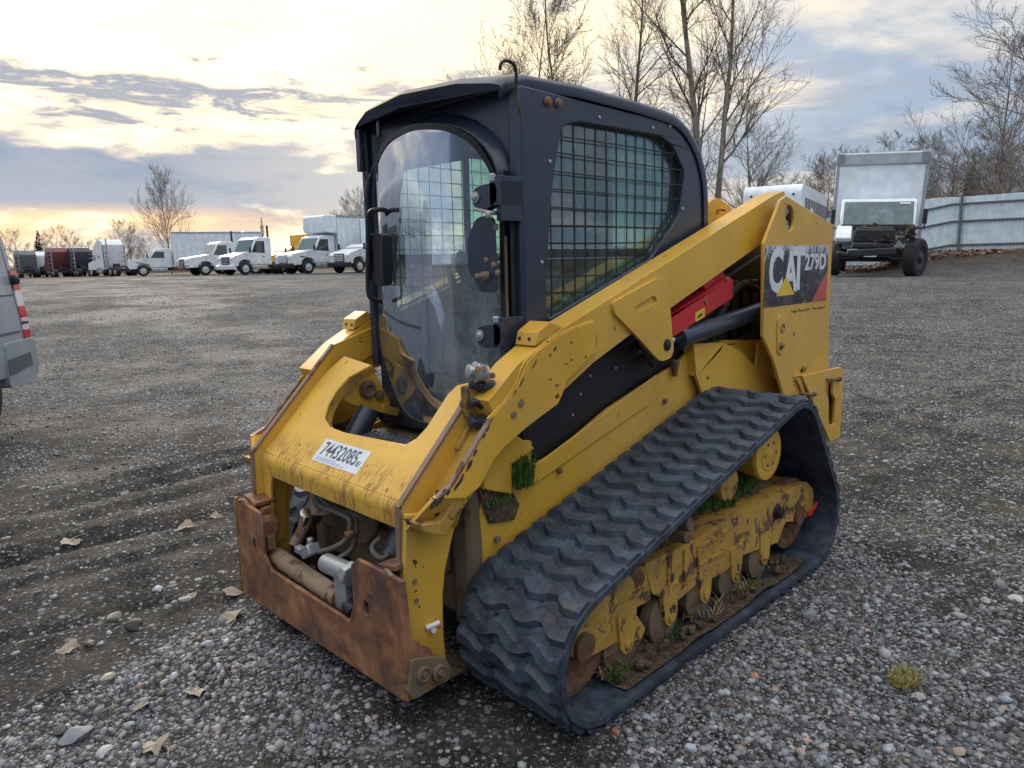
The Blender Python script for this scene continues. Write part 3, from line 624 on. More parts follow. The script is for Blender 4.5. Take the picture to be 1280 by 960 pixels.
# ---- chassis
mb = MB(); mb.b2(-1.25, .93, -.5, .5, .24, .60); part('belly', mb, m_black, L, .01)
mb = MB(); mb.b2(-1.2, .60, -.452, .452, .56, 1.02); mb.b2(-1.3, -.45, -.50, .50, .6, 1.30); part('engine_housing', mb, m_black, L, .01)
for s in (1, -1):
    band = S(.52, (975, 425), (976, 490), (985, 560), (860, 640), (700, 760), (604, 790), (604, 690), (600, 640), (604, 622), (620, 610), (672, 580), (704, 560), (760, 512), (830, 465), (845, 456), (868, 432), (905, 425))
    mb = MB(); mb.ext(band, s*.52, s*.500); part('chassis_side_panel', mb, m_yel, L, .004)
    step = S(.528, (668, 583), (808, 478), (822, 468), (812, 506), (755, 545), (660, 612), (662, 590))
    mb = MB(); mb.ext(step, s*.527, s*.519); part('chassis_skirt', mb, m_yel, L, .003)
    bp = S(.49, (700, 487), (740, 455), (835, 400), (905, 350), (952, 318), (952, 430), (850, 452), (800, 485), (700, 562), (672, 575), (658, 560), (664, 535))
    mb = MB(); mb.ext(bp, s*.488, s*.455); part('body_side_panel', mb, m_black, L, .003)
    for u, v in ((726, 493), (738, 470), (716, 519), (770, 460), (800, 440)):
        (bx, bz), = S(.49, (u, v)); mb = MB(); mb.lathe((bx, s*.487, bz), (0, s, 0), [(0, .006), (.004, .006), (.005, .003)], 8); part('panel_screw', mb, m_steel, L)
    # fender, tower foot
    fp = S(.56, (868, 430), (905, 428), (925, 438), (945, 458), (948, 428), (962, 440), (978, 492), (990, 560), (900, 560), (870, 470))
    mb = MB(); mb.ext(fp, s*.560, s*.548); mb.ext(S(.56, (868, 430), (905, 428), (900, 440), (870, 470)), s*.56, s*.50); part('tower_foot_plate', mb, m_yel, L, .004)
    # bolts on side band
    for u, v in ((700, 588), (622, 674), (832, 501)):
        (bx, bz), = S(.53, (u, v)); mb = MB(); mb.cyl((bx, s*.524, bz), (bx, s*.536, bz), .012, n=6); part('bolt', mb, m_worn, L)
# front inner chassis (muddy, behind the lower arms)
mb = MB(); mb.b2(.88, 1.0, -.50, .50, .20, .68); part('front_chassis_wall', mb, m_brown, L, .02)
for s in (1, -1): mb = MB(); mb.b2(.93, 1.02, s*.42, s*.515, .18, .70); part('chassis_corner_post', mb, m_brown, L, .02)
# little bracket with grass on the left side, in front of the black panel
for s in (1, -1):
    bb = S(.54, (633, 562), (652, 575), (668, 562), (671, 548), (640, 545), (628, 556))
    mb = MB(); mb.ext(S(.54, (603, 612), (640, 618), (640, 580), (668, 560), (640, 540), (618, 560), (604, 590)), s*.545, s*.50); part('side_step_bracket', mb, m_yel, L, .006)
    mb = MB(); mb.ext(S(.56, (640, 574), (668, 552), (673, 553), (672, 582), (664, 612), (640, 615)), s*.512, s*.53); part('side_box', mb, m_yel, L, .004)
    mb = MB(); mb.ext(S(.528, (598, 610), (640, 612), (650, 630), (643, 650), (612, 655), (606, 640)), s*.53, s*.52); part('dirt_patch', mb, m_soil, L, .006)
(gx, gz), (g2x, g2z) = S(.56, (655, 600), (625, 628))
for dz in range(3): tuft('grass_tuft', (gx, .56-.01*dz, gz-.025+dz*.02), .045, .02, 130, .10, m_grass, L, .9)
tuft('grass_tuft', (g2x, .545, g2z-.01), .06, .015, 90, .03, m_grass, L, 1.3)

# ---- lift arms
YA = .60
for s in (1, -1):
    beam = [(-1.00, 1.722), (-.90, 1.700), (.70, 1.165), (.86, 1.085), (.995, .985), (.955, .905), (.64, .962)]+S(YA, (704, 489), (740, 455), (786, 420), (836, 387), (952, 305))+[(-.90, 1.46), (-1.02, 1.50), (-1.06, 1.62)]
    mb = MB(); mb.ext(beam, s*.600, s*.498); arm = part('lift_arm', mb, m_yel, L, .012, seg=3)
    # outer cheek plate (upper), crease, lower arm plate
    up_ = S(.612, (742, 403), (746, 412), (744, 440), (709, 475), (703, 493), (697, 505), (662, 531), (632, 557), (617, 575), (600, 608), (583, 622))+S(.60, (541, 622), (562, 606), (585, 569), (610, 524), (640, 490), (657, 452), (670, 438), (686, 427), (700, 418), (730, 405))
    hole = circle(S(.612, (697, 496))[0], .011, 12)
    mb = MB(); mb.ext(up_, s*.612, s*.600, holes=[hole]); part('arm_cheek_plate', mb, m_yel, arm, .004)
    a0, a1 = S(.60, (541, 622))[0], S(.612, (583, 622))[0]
    lo = S(.52, (507, 643), (577, 638), (570, 655), (564, 680), (557, 712), (554, 745), (555, 790), (560, 838), (520, 838), (515, 820), (508, 780), (505, 740))
    mb = MB(); mb.ext(lo, s*.52, s*.5005); la = part('lower_arm_plate', mb, m_yel, arm, .005)
    b0, b1 = S(.523, (507, 664), (571, 659))
    mb = MB(); q = [(a0[0], s*.611, a0[1]), (a1[0], s*.611, a1[1]), (b1[0], s*.523, b1[1]), (b0[0], s*.523, b0[1])]; q2 = [(p_[0]-.006, p_[1]-s*.015, p_[2]+.006) for p_ in q]
    mb.add(q+q2, [(0, 1, 2, 3), (7, 6, 5, 4), (0, 4, 5, 1), (1, 5, 6, 2), (2, 6, 7, 3), (3, 7, 4, 0)]); part('arm_crease', mb, m_yel, arm, .003)
    # inner plate with worn front edge
    ip = [(1.28, .688), (.975, .992), (.93, 1.03) if s > 0 else (.889, 1.081), (.80, 1.06), (.90, .86), (1.08, .62), (1.15, .50), (1.17, .30), (1.27, .26), (1.29, .45)]
    if s < 0: ip = [(1.28, .688), (.889, 1.081), (.60, 1.165), (.55, 1.08), (.78, .98), (.90, .86), (1.08, .62), (1.15, .50), (1.17, .30), (1.27, .26), (1.29, .45)]
    mb = MB(); mb.ext(ip, s*.486, s*.500); part('arm_inner_plate', mb, m_yel, arm, .002)
    e = [(1.292, .26), (1.292, .455), (1.284, .691), (.978, .998) if s > 0 else (.89, 1.086)]
    mb = MB()
    for i in range(3):
        (x0, z0), (x1, z1) = e[i], e[i+1]; dx, dz = x1-x0, z1-z0; l_ = math.hypot(dx, dz); nx, nz = dz/l_*.006, -dx/l_*.006
        mb.ext([(x0, z0), (x1, z1), (x1-nx*1.6, z1-nz*1.6), (x0-nx*1.6, z0-nz*1.6)], s*.482, s*.5035)
    part('worn_edge', mb, m_worn, arm, .002)
    # channel floor between the plates, outer plate's worn lip
    mb = MB(); cf = [(.975, .90), (1.085, .775), (1.20, .645), (1.275, .655), (1.265, .63), (1.19, .60), (1.05, .72), (.95, .85)]; mb.ext(cf, s*.495, s*.60); part('arm_channel_floor', mb, m_yelr, arm, .002)
    (x0, z0), (x1, z1), (x2, z2) = S(.60, (612, 522), (562, 606), (541, 624)); lip = [(x0, z0), (x1, z1), (x2, z2), (1.285, .70)]
    mb = MB()
    for i in range(2):
        (x0, z0), (x1, z1) = lip[i], lip[i+1]; dx, dz = x1-x0, z1-z0; l_ = math.hypot(dx, dz); nx, nz = dz/l_*.004, -dx/l_*.004; ys = (.595, .612) if i < 2 else (.54, .60)
        mb.ext([(x0+nx, z0+nz), (x1+nx, z1+nz), (x1-nx, z1-nz), (x0-nx, z0-nz)], s*ys[0], s*(ys[1]+.002))
    part('worn_lip', mb, m_worn, arm, .001)
    if s > 0:
        rr_ = random.Random(2)
        for u, v, a_, b_ in ((572, 596, .022, .009), (566, 606, .014, .007), (583, 578, .026, .010), (590, 562, .012, .006), (601, 541, .010, .005), (548, 618, .03, .012), (538, 626, .02, .009), (556, 612, .012, .008), (606, 532, .012, .005), (612, 519, .008, .004), (640, 486, .014, .004), (648, 474, .018, .004), (690, 432, .012, .006), (684, 440, .008, .006), (664, 452, .02, .003), (603, 607, .006, .003), (607, 611, .006, .003)):
            (x_, z_), = S(.6125, (u+4, v+4)); pp = []
            for k in range(11): t_ = 2*math.pi*k/11; q_ = rr_.uniform(.6, 1.2); c_, s2 = _c(t_)*a_*q_, _s(t_)*b_*q_; pp.append((x_+c_*.66+s2*.6, z_-c_*.72+s2*.6))
            mb = MB(); mb.ext(pp, .6122, .6128); part('bare_paint_chip', mb, m_inner, arm, smooth=0)
        mb = MB()
        for i in range(26):
            t = random.random(); mb.ico((1.13+.07*t+random.uniform(-.01, .01), random.uniform(.515, .575), .715-.060*t+random.uniform(0, .014)), (.010, .012, .006), 1, jit=.3)
        part('caked_dirt', mb, m_black, arm, smooth=0)['kind'] = 'stuff'
    # bracket on the bend
    mb = MB(); mb.ext([(.775, 1.135), (.762, 1.180), (.70, 1.212), (.64, 1.19)], s*.502, s*.598); bk = part('bent_bracket', mb, m_yel, arm, .003)
    for yy in (.52, .565):
        mb = MB(); mb.cyl((.772, s*yy, 1.158), (.764, s*yy, 1.156), .006, n=8); part('bracket_hole', mb, m_black, bk)
    for pth in (((686, 427), (700, 418), (730, 405), (742, 402)), ((610, 524), (640, 490), (657, 452), (684, 429)), ((709, 475), (744, 441), (746, 412))):
        mb = MB(); mb.tube([(x_, s*.603, z_) for x_, z_ in S(.606, *pth)], .0042, 6, 3); part('weld_bead', mb, m_yel, arm)
    # cylinder lug plate on the beam
    cl_ = S(.612, (766, 378), (822, 347), (833, 352), (838, 390), (842, 438), (838, 448), (826, 452), (818, 445), (800, 425), (768, 392))
    slot = roundpoly(S(.612, (792, 384), (818, 369), (822, 377), (796, 391)), .02, 3)
    mb = MB(); mb.ext(roundpoly(cl_, .015, 3), s*.614, s*.600, holes=[slot]); cp = part('cylinder_lug_plate', mb, m_yel, arm, .003)
    mb = MB(); mb.ext([(a*.999+b*.001, c) for (a, c), b in zip(slot, [0]*len(slot))], s*.604, s*.601); part('lug_slot', mb, m_yel, cp)
    (px_, pz_), = S(.615, (834, 431)); mb = MB(); mb.lathe((px_, s*.610, pz_), (0, s, 0), [(0, .024), (.008, .024), (.010, .017), (.012, .017), (.016, .008)], 20); part('pivot_pin', mb, m_black, arm)
    for u, v in ((652, 504), (643, 518), (697, 481)):
        (bx, bz), = S(.615, (u, v)); mb = MB(); mb.lathe((bx, s*.611, bz), (0, s, 0), [(0, .0135 if u < 690 else .006), (.005, .012 if u < 690 else .005), (.006, .004)], 12); part('bolt', mb, m_worn, arm)
    for u, v in ((715, 428), (715, 450), (733, 446), (826, 415), (820, 420)):
        (bx, bz), = S(.615, (u, v)); mb = MB(); mb.cyl((bx, s*.6105, bz), (bx, s*.6135, bz), .004, n=8); part('bolt_hole', mb, m_black, arm)
    for u, v in ((519, 727), (521, 751)):
        (bx, bz), = S(.523, (u, v)); mb = MB(); mb.cyl((bx, s*.518, bz), (bx, s*.523, bz), .009, n=12); part('bolt_hole', mb, m_worn, arm)
    (bx, bz), = S(.53, (541, 783)); mb = MB(); mb.cyl((bx+.02, s*.522, bz), (bx-.02, s*.54, bz+.01), .008, n=10); mb.cyl((bx, s*.518, bz-.012), (bx, s*.537, bz-.012), .010, n=6); part('grease_fitting', mb, m_white, arm)
    # lift cylinder with black barrel, chrome rod; red arm brace
    c0, c1 = S(.57, (848, 424))[0], S(.50, (938, 408))[0]
    mb = MB(); mb.cyl((c0[0]-.02, s*.555, c0[1]), (-1.0, s*.555, 1.16), .042, n=24); mb.lathe((c0[0]-.02, s*.555, c0[1]), (-1.0+.02-c0[0], 0, 1.16-c0[1]), [(-.01, .03), (-.008, .05), (.03, .05), (.034, .042)], 24); part('lift_cylinder', mb, m_navy, L)
    mb = MB(); mb.cyl((px_, s*.555, pz_), (c0[0]-.02, s*.555, c0[1]), .02, n=16); part('cylinder_rod', mb, m_chrome, L)
    mb = MB(); mb.cyl((px_, s*.50, pz_), (px_, s*.61, pz_), .03, n=16); part('rod_eye', mb, m_yelr, L)
    rb = S(.585, (838, 395), (912, 346), (917, 350), (916, 372), (842, 421))
    mb = MB(); mb.ext(rb, s*.585, s*.579); mb.ext(S(.585, (838, 395), (912, 346), (912, 350), (838, 399)), s*.585, s*.530); mb.ext(S(.585, (884, 356), (910, 340), (913, 344), (888, 362)), s*.56, s*.53); br = part('arm_brace', mb, m_red, L, .003)
    mb = MB(); mb.ext(roundpoly(S(.586, (869, 391), (881, 384), (881, 396), (869, 403)), .006, 2), s*.5855, s*.5865); part('yellow_label', mb, m_yprint, br)
    mb = MB(); mb.ext(S(.5865, (872, 395), (878, 391), (878, 394), (872, 398)), s*.5866, s*.5872); part('label_symbol', mb, m_black, br)
    for u, v in ((908, 349), (882, 377)):
        (bx, bz), = S(.586, (u, v)); mb = MB(); mb.cyl((bx, s*.585, bz), (bx, s*.592, bz), .010, n=8); part('bolt', mb, m_worn, br)
    mb = MB(); mb.tube([(-.3, s*.50, 1.10), (-.42, s*.53, 1.16), (-.5, s*.53, 1.20), (-.62, s*.52, 1.19)], .014, 8); part('hydraulic_hose', mb, m_inner, L); mb = MB(); mb.tube([(.02, s*.53, .985), (-.02, s*.54, 1.01), (-.06, s*.53, 1.0)], .02, 8); part('hydraulic_hose', mb, m_inner, L)
    (x0, z0), = S(.55, (846, 462)); mb = MB(); mb.lathe((x0, s*.54, z0+.02), (0, 0, 1), [(-.05, .012), (-.02, .014), (0, .02), (.02, .02), (.022, .008)], 12); part('clevis', mb, m_brown, L)

# ---- rear towers and link, engine cover
for s in (1, -1):
    tw = S(.66, (980, 245), (973, 250), (952, 304), (951, 420), (965, 452), (976, 492), (988, 520), (1034, 520), (1033, 450), (1036, 340), (1039, 281))
    slot = roundpoly(S(.66, (979, 262), (984, 255), (989, 262), (990, 280), (985, 291), (980, 284)), .03, 4)
    mb = MB(); mb.ext(tw, s*.672, s*.655, holes=[slot]); t = part('rear_tower_plate', mb, m_yel, L, .004)
    tw2 = [(x_, z_) for x_, z_ in tw]; tw2 = [(-1.15, 1.60), (-.70, 1.45), (-.72, .80), (-1.40, .80), (-1.42, 1.50)]
    mb = MB(); mb.ext(tw2, s*.44, s*.452); part('rear_tower_inner_plate', mb, m_black, L, .004)
    mb = MB(); mb.b2(-1.44, -1.425, s*.44, s*.655, .62, 1.535); part('rear_tower_back', mb, m_yel, L, .003)
    (x0, z0), (x1, z1) = S(.66, (985, 262), (985, 283)); mb = MB()
    for xx, zz in ((x0, z0), (x1, z1)): mb.lathe((xx, s*.60, zz), (0, s, 0), [(0, .03), (.05, .03), (.055, .02), (.052, .012)], 16)
    mb.box(((x0+x1)/2, s*.625, (z0+z1)/2), (.03, .02, z0-z1)); part('slot_pins', mb, m_steel, t)
    mb = MB(); (x0, z0), (x1, z1) = S(.675, (977, 410), (975, 432)); mb.ext(roundpoly([(x0+.05, z0+.06), (x0-.03, z0+.06), (x1-.025, z1-.05), (x1+.03, z1-.03)], .03, 4), s*.672, s*.679); cv = part('tower_cover', mb, m_yel, t, .003)
    mb = MB(); mb.lathe((x0, s*.678, z0), (0, s, 0), [(0, .022), (.004, .022), (.006, .016), (.001, .012)], 16); mb.lathe((x1, s*.678, z1), (0, s, 0), [(0, .02), (.006, .02), (.007, .012), (.016, .012), (.018, .006)], 12); part('bolt', mb, m_worn, cv)
    # top link ear behind the cab
    (x0, z0), = S(.40, (898, 266)); mb = MB(); mb.ext(roundpoly([(x0+.10, z0-.10), (x0+.08, z0+.05), (x0, z0+.075), (x0-.14, z0+.03), (x0-.18, z0-.10)], .03, 3), s*.36, s*.395, holes=[circle((x0-.0, z0), .016, 10)]); part('link_ear', mb, m_yel, L, .005)
    # rear lamp guard
    Yb = .70; oc = S(Yb, (1003, 470), (1051, 459), (1055, 463), (1050, 547), (1038, 552), (1020, 510))
    hole = roundpoly(S(Yb, (1033, 477), (1042, 476), (1041, 492), (1045, 500), (1043, 530), (1037, 532), (1035, 515), (1036, 500), (1032, 490)), .01, 2)
    mb = MB(); mb.ext(oc, s*Yb, s*(Yb-.014), holes=[hole]); lg = part('rear_lamp_guard', mb, m_yel, L, .004)
    mb = MB(); top = [(oc[0][0]+.04, oc[0][1]), (oc[2][0], oc[2][1]-.002), (oc[2][0], oc[2][1]-.02), (oc[0][0]+.04, oc[0][1]-.02)]; mb.ext(top, s*(Yb-.013), s*.56)
    mb.ext([(oc[0][0]+.04, oc[0][1]), (oc[0][0]+.02, oc[0][1]), (oc[5][0]+.02, oc[5][1]), (oc[5][0]+.04, oc[5][1])], s*(Yb-.013), s*.60); mb.b2(oc[3][0]+.005, oc[3][0]+.02, s*.56, s*(Yb-.014), oc[3][1], oc[2][1]); part('guard_box', mb, m_yel, lg, .004)
    for (u, v), (u2, v2) in (((1000, 492), (1018, 493)), ((1034, 474), (1050, 474))):
        (x0, z0), (x1, z1) = S(Yb+.01, (u, v), (u2, v2)); mb = MB(); mb.cyl((x0, s*(Yb+.008), z0), (x1, s*(Yb+.008), z1), .006, n=8); mb.cyl((x1+.004, s*(Yb+.008), z1), (x1-.012, s*(Yb+.008), z1), .013, n=8); part('guard_bolt', mb, m_brown, lg)
    mb = MB(); mb.b2(-1.56, -1.45, s*.58, s*.66, .45, .70); part('lamp_housing', mb, m_black, lg, .01)
mb = MB(); mb.ext([(-1.42, .35), (-1.47, .8), (-1.44, 1.38), (-1.36, 1.44), (-.80, 1.40), (-.60, 1.30), (-.60, .35)], -.44, .44); part('engine_cover', mb, m_black, L, .02)
mb = MB(); mb.b2(-1.0, -.8, -.05, .12, 1.38, 1.48); mb.cyl((-.72, .12, 1.38), (-.72, .12, 1.60), .035, n=20); mb.cyl((-.72, .12, 1.60), (-.74, .12, 1.66), .045, .04, n=20); part('exhaust_stack', mb, m_rust, L, .01)
tuft('grass_tuft', (-1.13, .66, .82), .05, .02, 90, .05, m_grass, L, .9)
mb = MB()
for i in range(5): mb.b2(-1.1+.1*i, -1.07+.1*i, .46, .50, .95, 1.30)
mb.b2(-1.2, -.55, .47, .49, 1.2, 1.23); mb.tube([(-.5, .50, 1.05), (-.6, .52, 1.20), (-.75, .52, 1.28), (-.95, .5, 1.25)], .018, 8); mb.tube([(-.45, .48, 1.15), (-.55, .5, 1.02), (-.8, .5, 1.0), (-1.0, .5, 1.1)], .02, 8); part('radiator_lines', mb, m_inner, L)

# ---- text helper
def text_part(name, body, mat, parent, org, ex, ey, w_, h_, depth=.0006, bold=.012):
    """lettering fitted to a w_ x h_ rectangle whose lower left corner is org; ex, ey = reading and up directions"""
    cu = bpy.data.curves.new('t', 'FONT'); cu.body = body; cu.extrude = .02; cu.resolution_u = 3; cu.offset = bold
    o = bpy.data.objects.new('t', cu); col.objects.link(o); bpy.context.view_layer.update()
    me = bpy.data.meshes.new_from_object(o.evaluated_get(bpy.context.evaluated_depsgraph_get())); bpy.data.objects.remove(o)
    co = np.array([v.co[:] for v in me.vertices]); mn, mx = co.min(0), co.max(0); ex = Vector(ex).normalized(); ey = Vector(ey).normalized(); ez = ex.cross(ey)
    for v in me.vertices:
        a = (v.co.x-mn[0])/(mx[0]-mn[0])*w_; b = (v.co.y-mn[1])/(mx[1]-mn[1])*h_; c = (v.co.z-mn[2])/(mx[2]-mn[2])*depth
        v.co = Vector(org)+ex*a+ey*b+ez*c
    me.materials.append(mat); q = bpy.data.objects.new(name, me); col.objects.link(q); q.parent = parent; return q
# decal on the left tower
dk = S(.673, (957, 306), (1036, 307), (1036, 374), (955, 386)); x0 = dk[0][0]; x1 = dk[1][0]; zt = .5*(dk[0][1]+dk[1][1]); zb = .5*(dk[2][1]+dk[3][1])
def decal_mat():
    m, nt = new_mat('scratched_decal'); n = N(nt); co = obj_co(n)
    v = n.add('ShaderNodeTexVoronoi', feature='DISTANCE_TO_EDGE'); n.put(v, 'Vector', n.vm('ADD', co, n.mix(1., (0, 0, 0), n.noise(co, 8., 3, col=True)))); v.inputs['Scale'].default_value = 13.
    ln = n.math('SUBTRACT', 1., n.ss(v.outputs['Distance'], .004, .03)); ln = n.math('MULTIPLY', ln, n.ss(n.noise(co, 12., 3), .45, .55))
    s_ = n.add('ShaderNodeSeparateXYZ'); n.put(s_, 0, co)
    gr = n.ss(n.math('ADD', n.noise(n.scale(co, (60, 60, 18)), 1., 5, .8), n.math('MULTIPLY', n.math('SUBTRACT', s_.outputs[2], zt-.07), 3.)), .60, .66)
    c = n.mix(n.math('MAXIMUM', ln, gr, clamp=True), (.025, .018, .022), (.52, .54, .60))
    finish(n, nt, c, .35); return m
m_decal = decal_mat(); mb = MB(); mb.ext([(x0, zt), (x1, zt), (x1, zb), (x0, zb)], .6722, .6730); dc = part('model_decal', mb, m_decal, L)
W_ = x0-x1; H_ = zt-zb
mb = MB(); mb.ext([(x1, zb+H_*.02), (x1+W_*.26, zb), (x1, zb+H_*.55)], .6731, .6736); part('decal_red_corner', mb, paint('faded_red_print', (.55, .09, .08), dirt=.2), dc)
def put(name, body, mt, fx, fz, fw, fh, y_=.6737): return text_part(name, body, mt, dc, (x0-W_*fx, y_, zb+H_*fz), (-1, 0, 0), (0, 0, 1), W_*fw, H_*fh, bold=.035)
put('decal_lettering', 'C', m_white, .06, .22, .20, .76); put('decal_lettering', 'A', m_white, .27, .22, .22, .68); put('decal_lettering', 'T', m_white, .40, .24, .20, .74)
put('decal_model_number', '279D', m_white, .60, .56, .36, .30)
mb = MB(); mb.ext([(x0-W_*.17, zb+H_*.17), (x0-W_*.31, zb+H_*.49), (x0-W_*.45, zb+H_*.17)], .6744, .6750); part('decal_triangle', mb, m_yprint, dc)
text_part('tower_lettering', 'High Flow XPS   Two Speed', m_inner, L, (x0-W_*.42, .6722, zb-.045), (-1, 0, 0), (0, 0, 1), W_*.56, .016)
if 1:
    mb = MB(); mb.b2(-1.05, -.72, .60, .61, 1.42, 1.68) if 0 else mb.ext(S(.64, (975, 258), (993, 258), (993, 292), (975, 292)), .630, .636); part('slot_shade_sheet', mb, m_black, L)  # dark sheet added behind the slot to stand in for its shaded hollow

# ---- cross plate between the arms (bent sheet with a U shaped opening)
P0 = np.array([1.236, 0, .682]); dv_ = np.array([-.295, 0, .283]); dv_ /= np.linalg.norm(dv_); nv_ = np.array([-dv_[2], 0, dv_[0]])*-1   # outward (up/front)
def PL(*pts):                          # on the sloped plane: (y, s)
    o = []
    for u, v in pts:
        r_ = ray(u, v); p_ = CAM+r_*(((P0-CAM)@nv_)/(r_@nv_)); o.append((float(p_[1]), float((p_-P0)@dv_)))
    return o
fnU = lambda y_, s_, t_: tuple(P0+np.array([0, y_, 0])+dv_*s_+nv_*t_)
uo = PL((571, 481), (560, 492), (547, 512), (533, 534), (520, 548), (507, 555), (470, 548), (430, 540), (412, 533), (405, 522), (410, 505), (420, 488), (436, 471), (464, 456), (443, 449), (420, 456), (406, 468))
smax = [q[1] for q in uo]
outline = [(-.487, 0.0), (.487, 0.0), (.487, smax[0]+.03), (.44, smax[0]+.035)]+uo[:-3]+[(-.44, uo[-3][1]+.01), (-.487, uo[-1][1])]
mb = MB(); mb.ext(outline, 0., -.014, fnU); cpl = part('cross_plate', mb, m_yelf, L, .004)
mb = MB(); bend = []                   # rounded nose turning down into the lip
for k in range(7):
    t = k/6*R(46); 
    bend.append((P0[0]+nv_[0]*0+.0, 0))
Rn = .05; cxn, czn = P0[0]-nv_[0]*Rn, P0[2]-nv_[2]*Rn; a0_ = math.atan2(nv_[2], nv_[0]); prof = []
for k in range(9):
    t = a0_+(R(-6)-a0_)*k/8; prof.append((cxn+Rn*_c(t), czn+Rn*_s(t)))
prof.append((prof[-1][0]-.004, prof[-1][1]-.045))
inn = [(x_-.012, z_-.004) for x_, z_ in reversed(prof)]
mb.ext(prof+inn, -.487, .487); part('cross_plate_nose', mb, m_yelf, cpl, .002)
zl = prof[-1][1]; xl = prof[-1][0]
for sgn, y0_, y1_ in ((-1, -.487, -.43), (1, .45, .487)):
    mb = MB(); fn = lambda a, b, t: (t, a, b)
    pts_ = [(y0_, zl+.002), (y1_+(.03 if sgn < 0 else 0), zl+.002), (y1_+.008, zl-.03), (y1_, zl-.06), (y1_-.005, zl-.20), (y0_, zl-.20)] if sgn < 0 else [(y0_-.03, zl+.002), (y1_, zl+.002), (y1_, zl-.2), (y0_+.01, zl-.2), (y0_, zl-.05)]
    mb.ext(pts_, xl, xl-.012, fn); part('cross_plate_leg', mb, m_yelf, cpl, .003)
# flange along the U opening, pin towers at its two tops
mb = MB(); U_ = uo[:14]
for i in range(len(U_)-1):
    a, b = U_[i], U_[i+1]; A_ = np.array(fnU(*a, -.013)); B_ = np.array(fnU(*b, -.013)); A2 = A_-nv_*.03; B2 = B_-nv_*.03; off = np.array([0, 0, 0])
    mb.add([A_, B_, B2, A2], [(0, 1, 2, 3)])
part('opening_flange', mb, m_yelr, cpl, smooth=60)
for s in (1, -1):
    yb_ = s*.36
    tp = S(-.33, (458, 463), (465, 457), (474, 475), (489, 505), (480, 515), (456, 511), (440, 506), (427, 499), (421, 512), (408, 524), (413, 505), (426, 484), (440, 470)); yb_ = s*.33
    mb = MB(); mb.ext(tp, yb_-.012, yb_); tb = part('pin_tower', mb, m_yel, L, .004)
    (bx, bz), (b2x, b2z) = S(-.33, (459, 487), (474, 494))
    mb = MB(); mb.lathe((bx, yb_, bz), (0, 1, 0), [(-.015, .040), (.010, .040), (.012, .032), (.022, .032), (.024, .022), (.014, .014)], 22); part('pin_boss', mb, m_brown, tb)
    mb = MB(); mb.lathe((b2x, yb_, b2z), (0, 1, 0), [(-.015, .022), (.010, .022), (.012, .014), (.014, .008)], 14); part('bolt', mb, m_brown, tb)
    mb = MB(); mx_ = S(-.33, (482, 512))[0]; mb.box((mx_[0], yb_, mx_[1]), (.09, .08, .035), Matrix.Rotation(R(-20), 3, 'Y')); part('cylinder_mount', mb, m_yelr, tb, .004)
    mb = MB(); mb.cyl((.86, yb_-.05*s, .82), (1.17, yb_-.05*s, .43), .045, n=20); part('tilt_cylinder', mb, m_navy, L)
    mb = MB(); mb.cyl((1.17, yb_-.05*s, .43), (1.24, yb_-.05*s, .34), .022, n=16); part('tilt_rod', mb, m_worn, L)
# step and cab floor sill seen through the opening
mb = MB(); mb.b2(.84, .95, -.30, .34, .70, .735); st = part('grip_step', mb, m_rub, L, .006)
for i in range(18):
    for j in range(3):
        mb = MB(); mb.cyl((.862+.034*j, -.28+i*.034, .735), (.862+.034*j, -.28+i*.034, .741), .010, .006, n=7); 
        if i == 0 and j == 0: k0 = part('grip_stud', mb, m_rub, st); k00 = (.862, -.28)
        else: q = k0.copy(); col.objects.link(q); q.parent = st; q.location = (.034*j, i*.034, 0)
mb = MB(); mb.b2(.955, 1.05, -.44, .44, .64, .740); part('front_sill', mb, m_yelr, L, .008)
mb = MB(); mb.b2(.60, .86, -.45, .45, .56, .69); part('floor_ledge', mb, m_brown, L, .01)
mb = MB(); mb.b2(.80, .93, -.5, -.36, .50, .74); part('side_gusset', mb, m_black, L, .02)
# sticker
q = PL((410, 547), (464, 567), (443, 596), (391, 572)); yA, yB = (q[0][0]+q[3][0])/2, (q[1][0]+q[2][0])/2; sA, sB = (q[3][1]+q[2][1])/2, (q[0][1]+q[1][1])/2
mb = MB(); mb.ext([(yA, sA), (yB, sA), (yB, sB), (yA, sB)], .0004, .0012, fnU); sk = part('number_sticker', mb, paint('sticker_paper', (.62, .68, .76), dirt=.2, rough=.4), cpl)
wS, hS = yB-yA, sB-sA
m_ink, nt = new_mat('black_ink'); finish(N(nt), nt, (.06, .065, .08), .5)
text_part('sticker_number', '74432085', m_ink, sk, fnU(yA+wS*.07, sA+hS*.28, .0013), (0, 1, 0), tuple(dv_), wS*.78, hS*.62); text_part('sticker_letter', 'E', m_ink, sk, fnU(yA+wS*.88, sA+hS*.30, .0013), (0, 1, 0), tuple(dv_), wS*.07, hS*.2)
mb = MB()
for k in range(3): mb.ext([(yA+wS*.06, sA+hS*(.07+.06*k)), (yA+wS*(.7-.1*k), sA+hS*(.07+.06*k)), (yA+wS*(.7-.1*k), sA+hS*(.095+.06*k)), (yA+wS*.06, sA+hS*(.095+.06*k))], .0012, .0016, fnU)
part('sticker_small_print', mb, paint('blue_ink', (.2, .32, .5), dirt=0), sk)

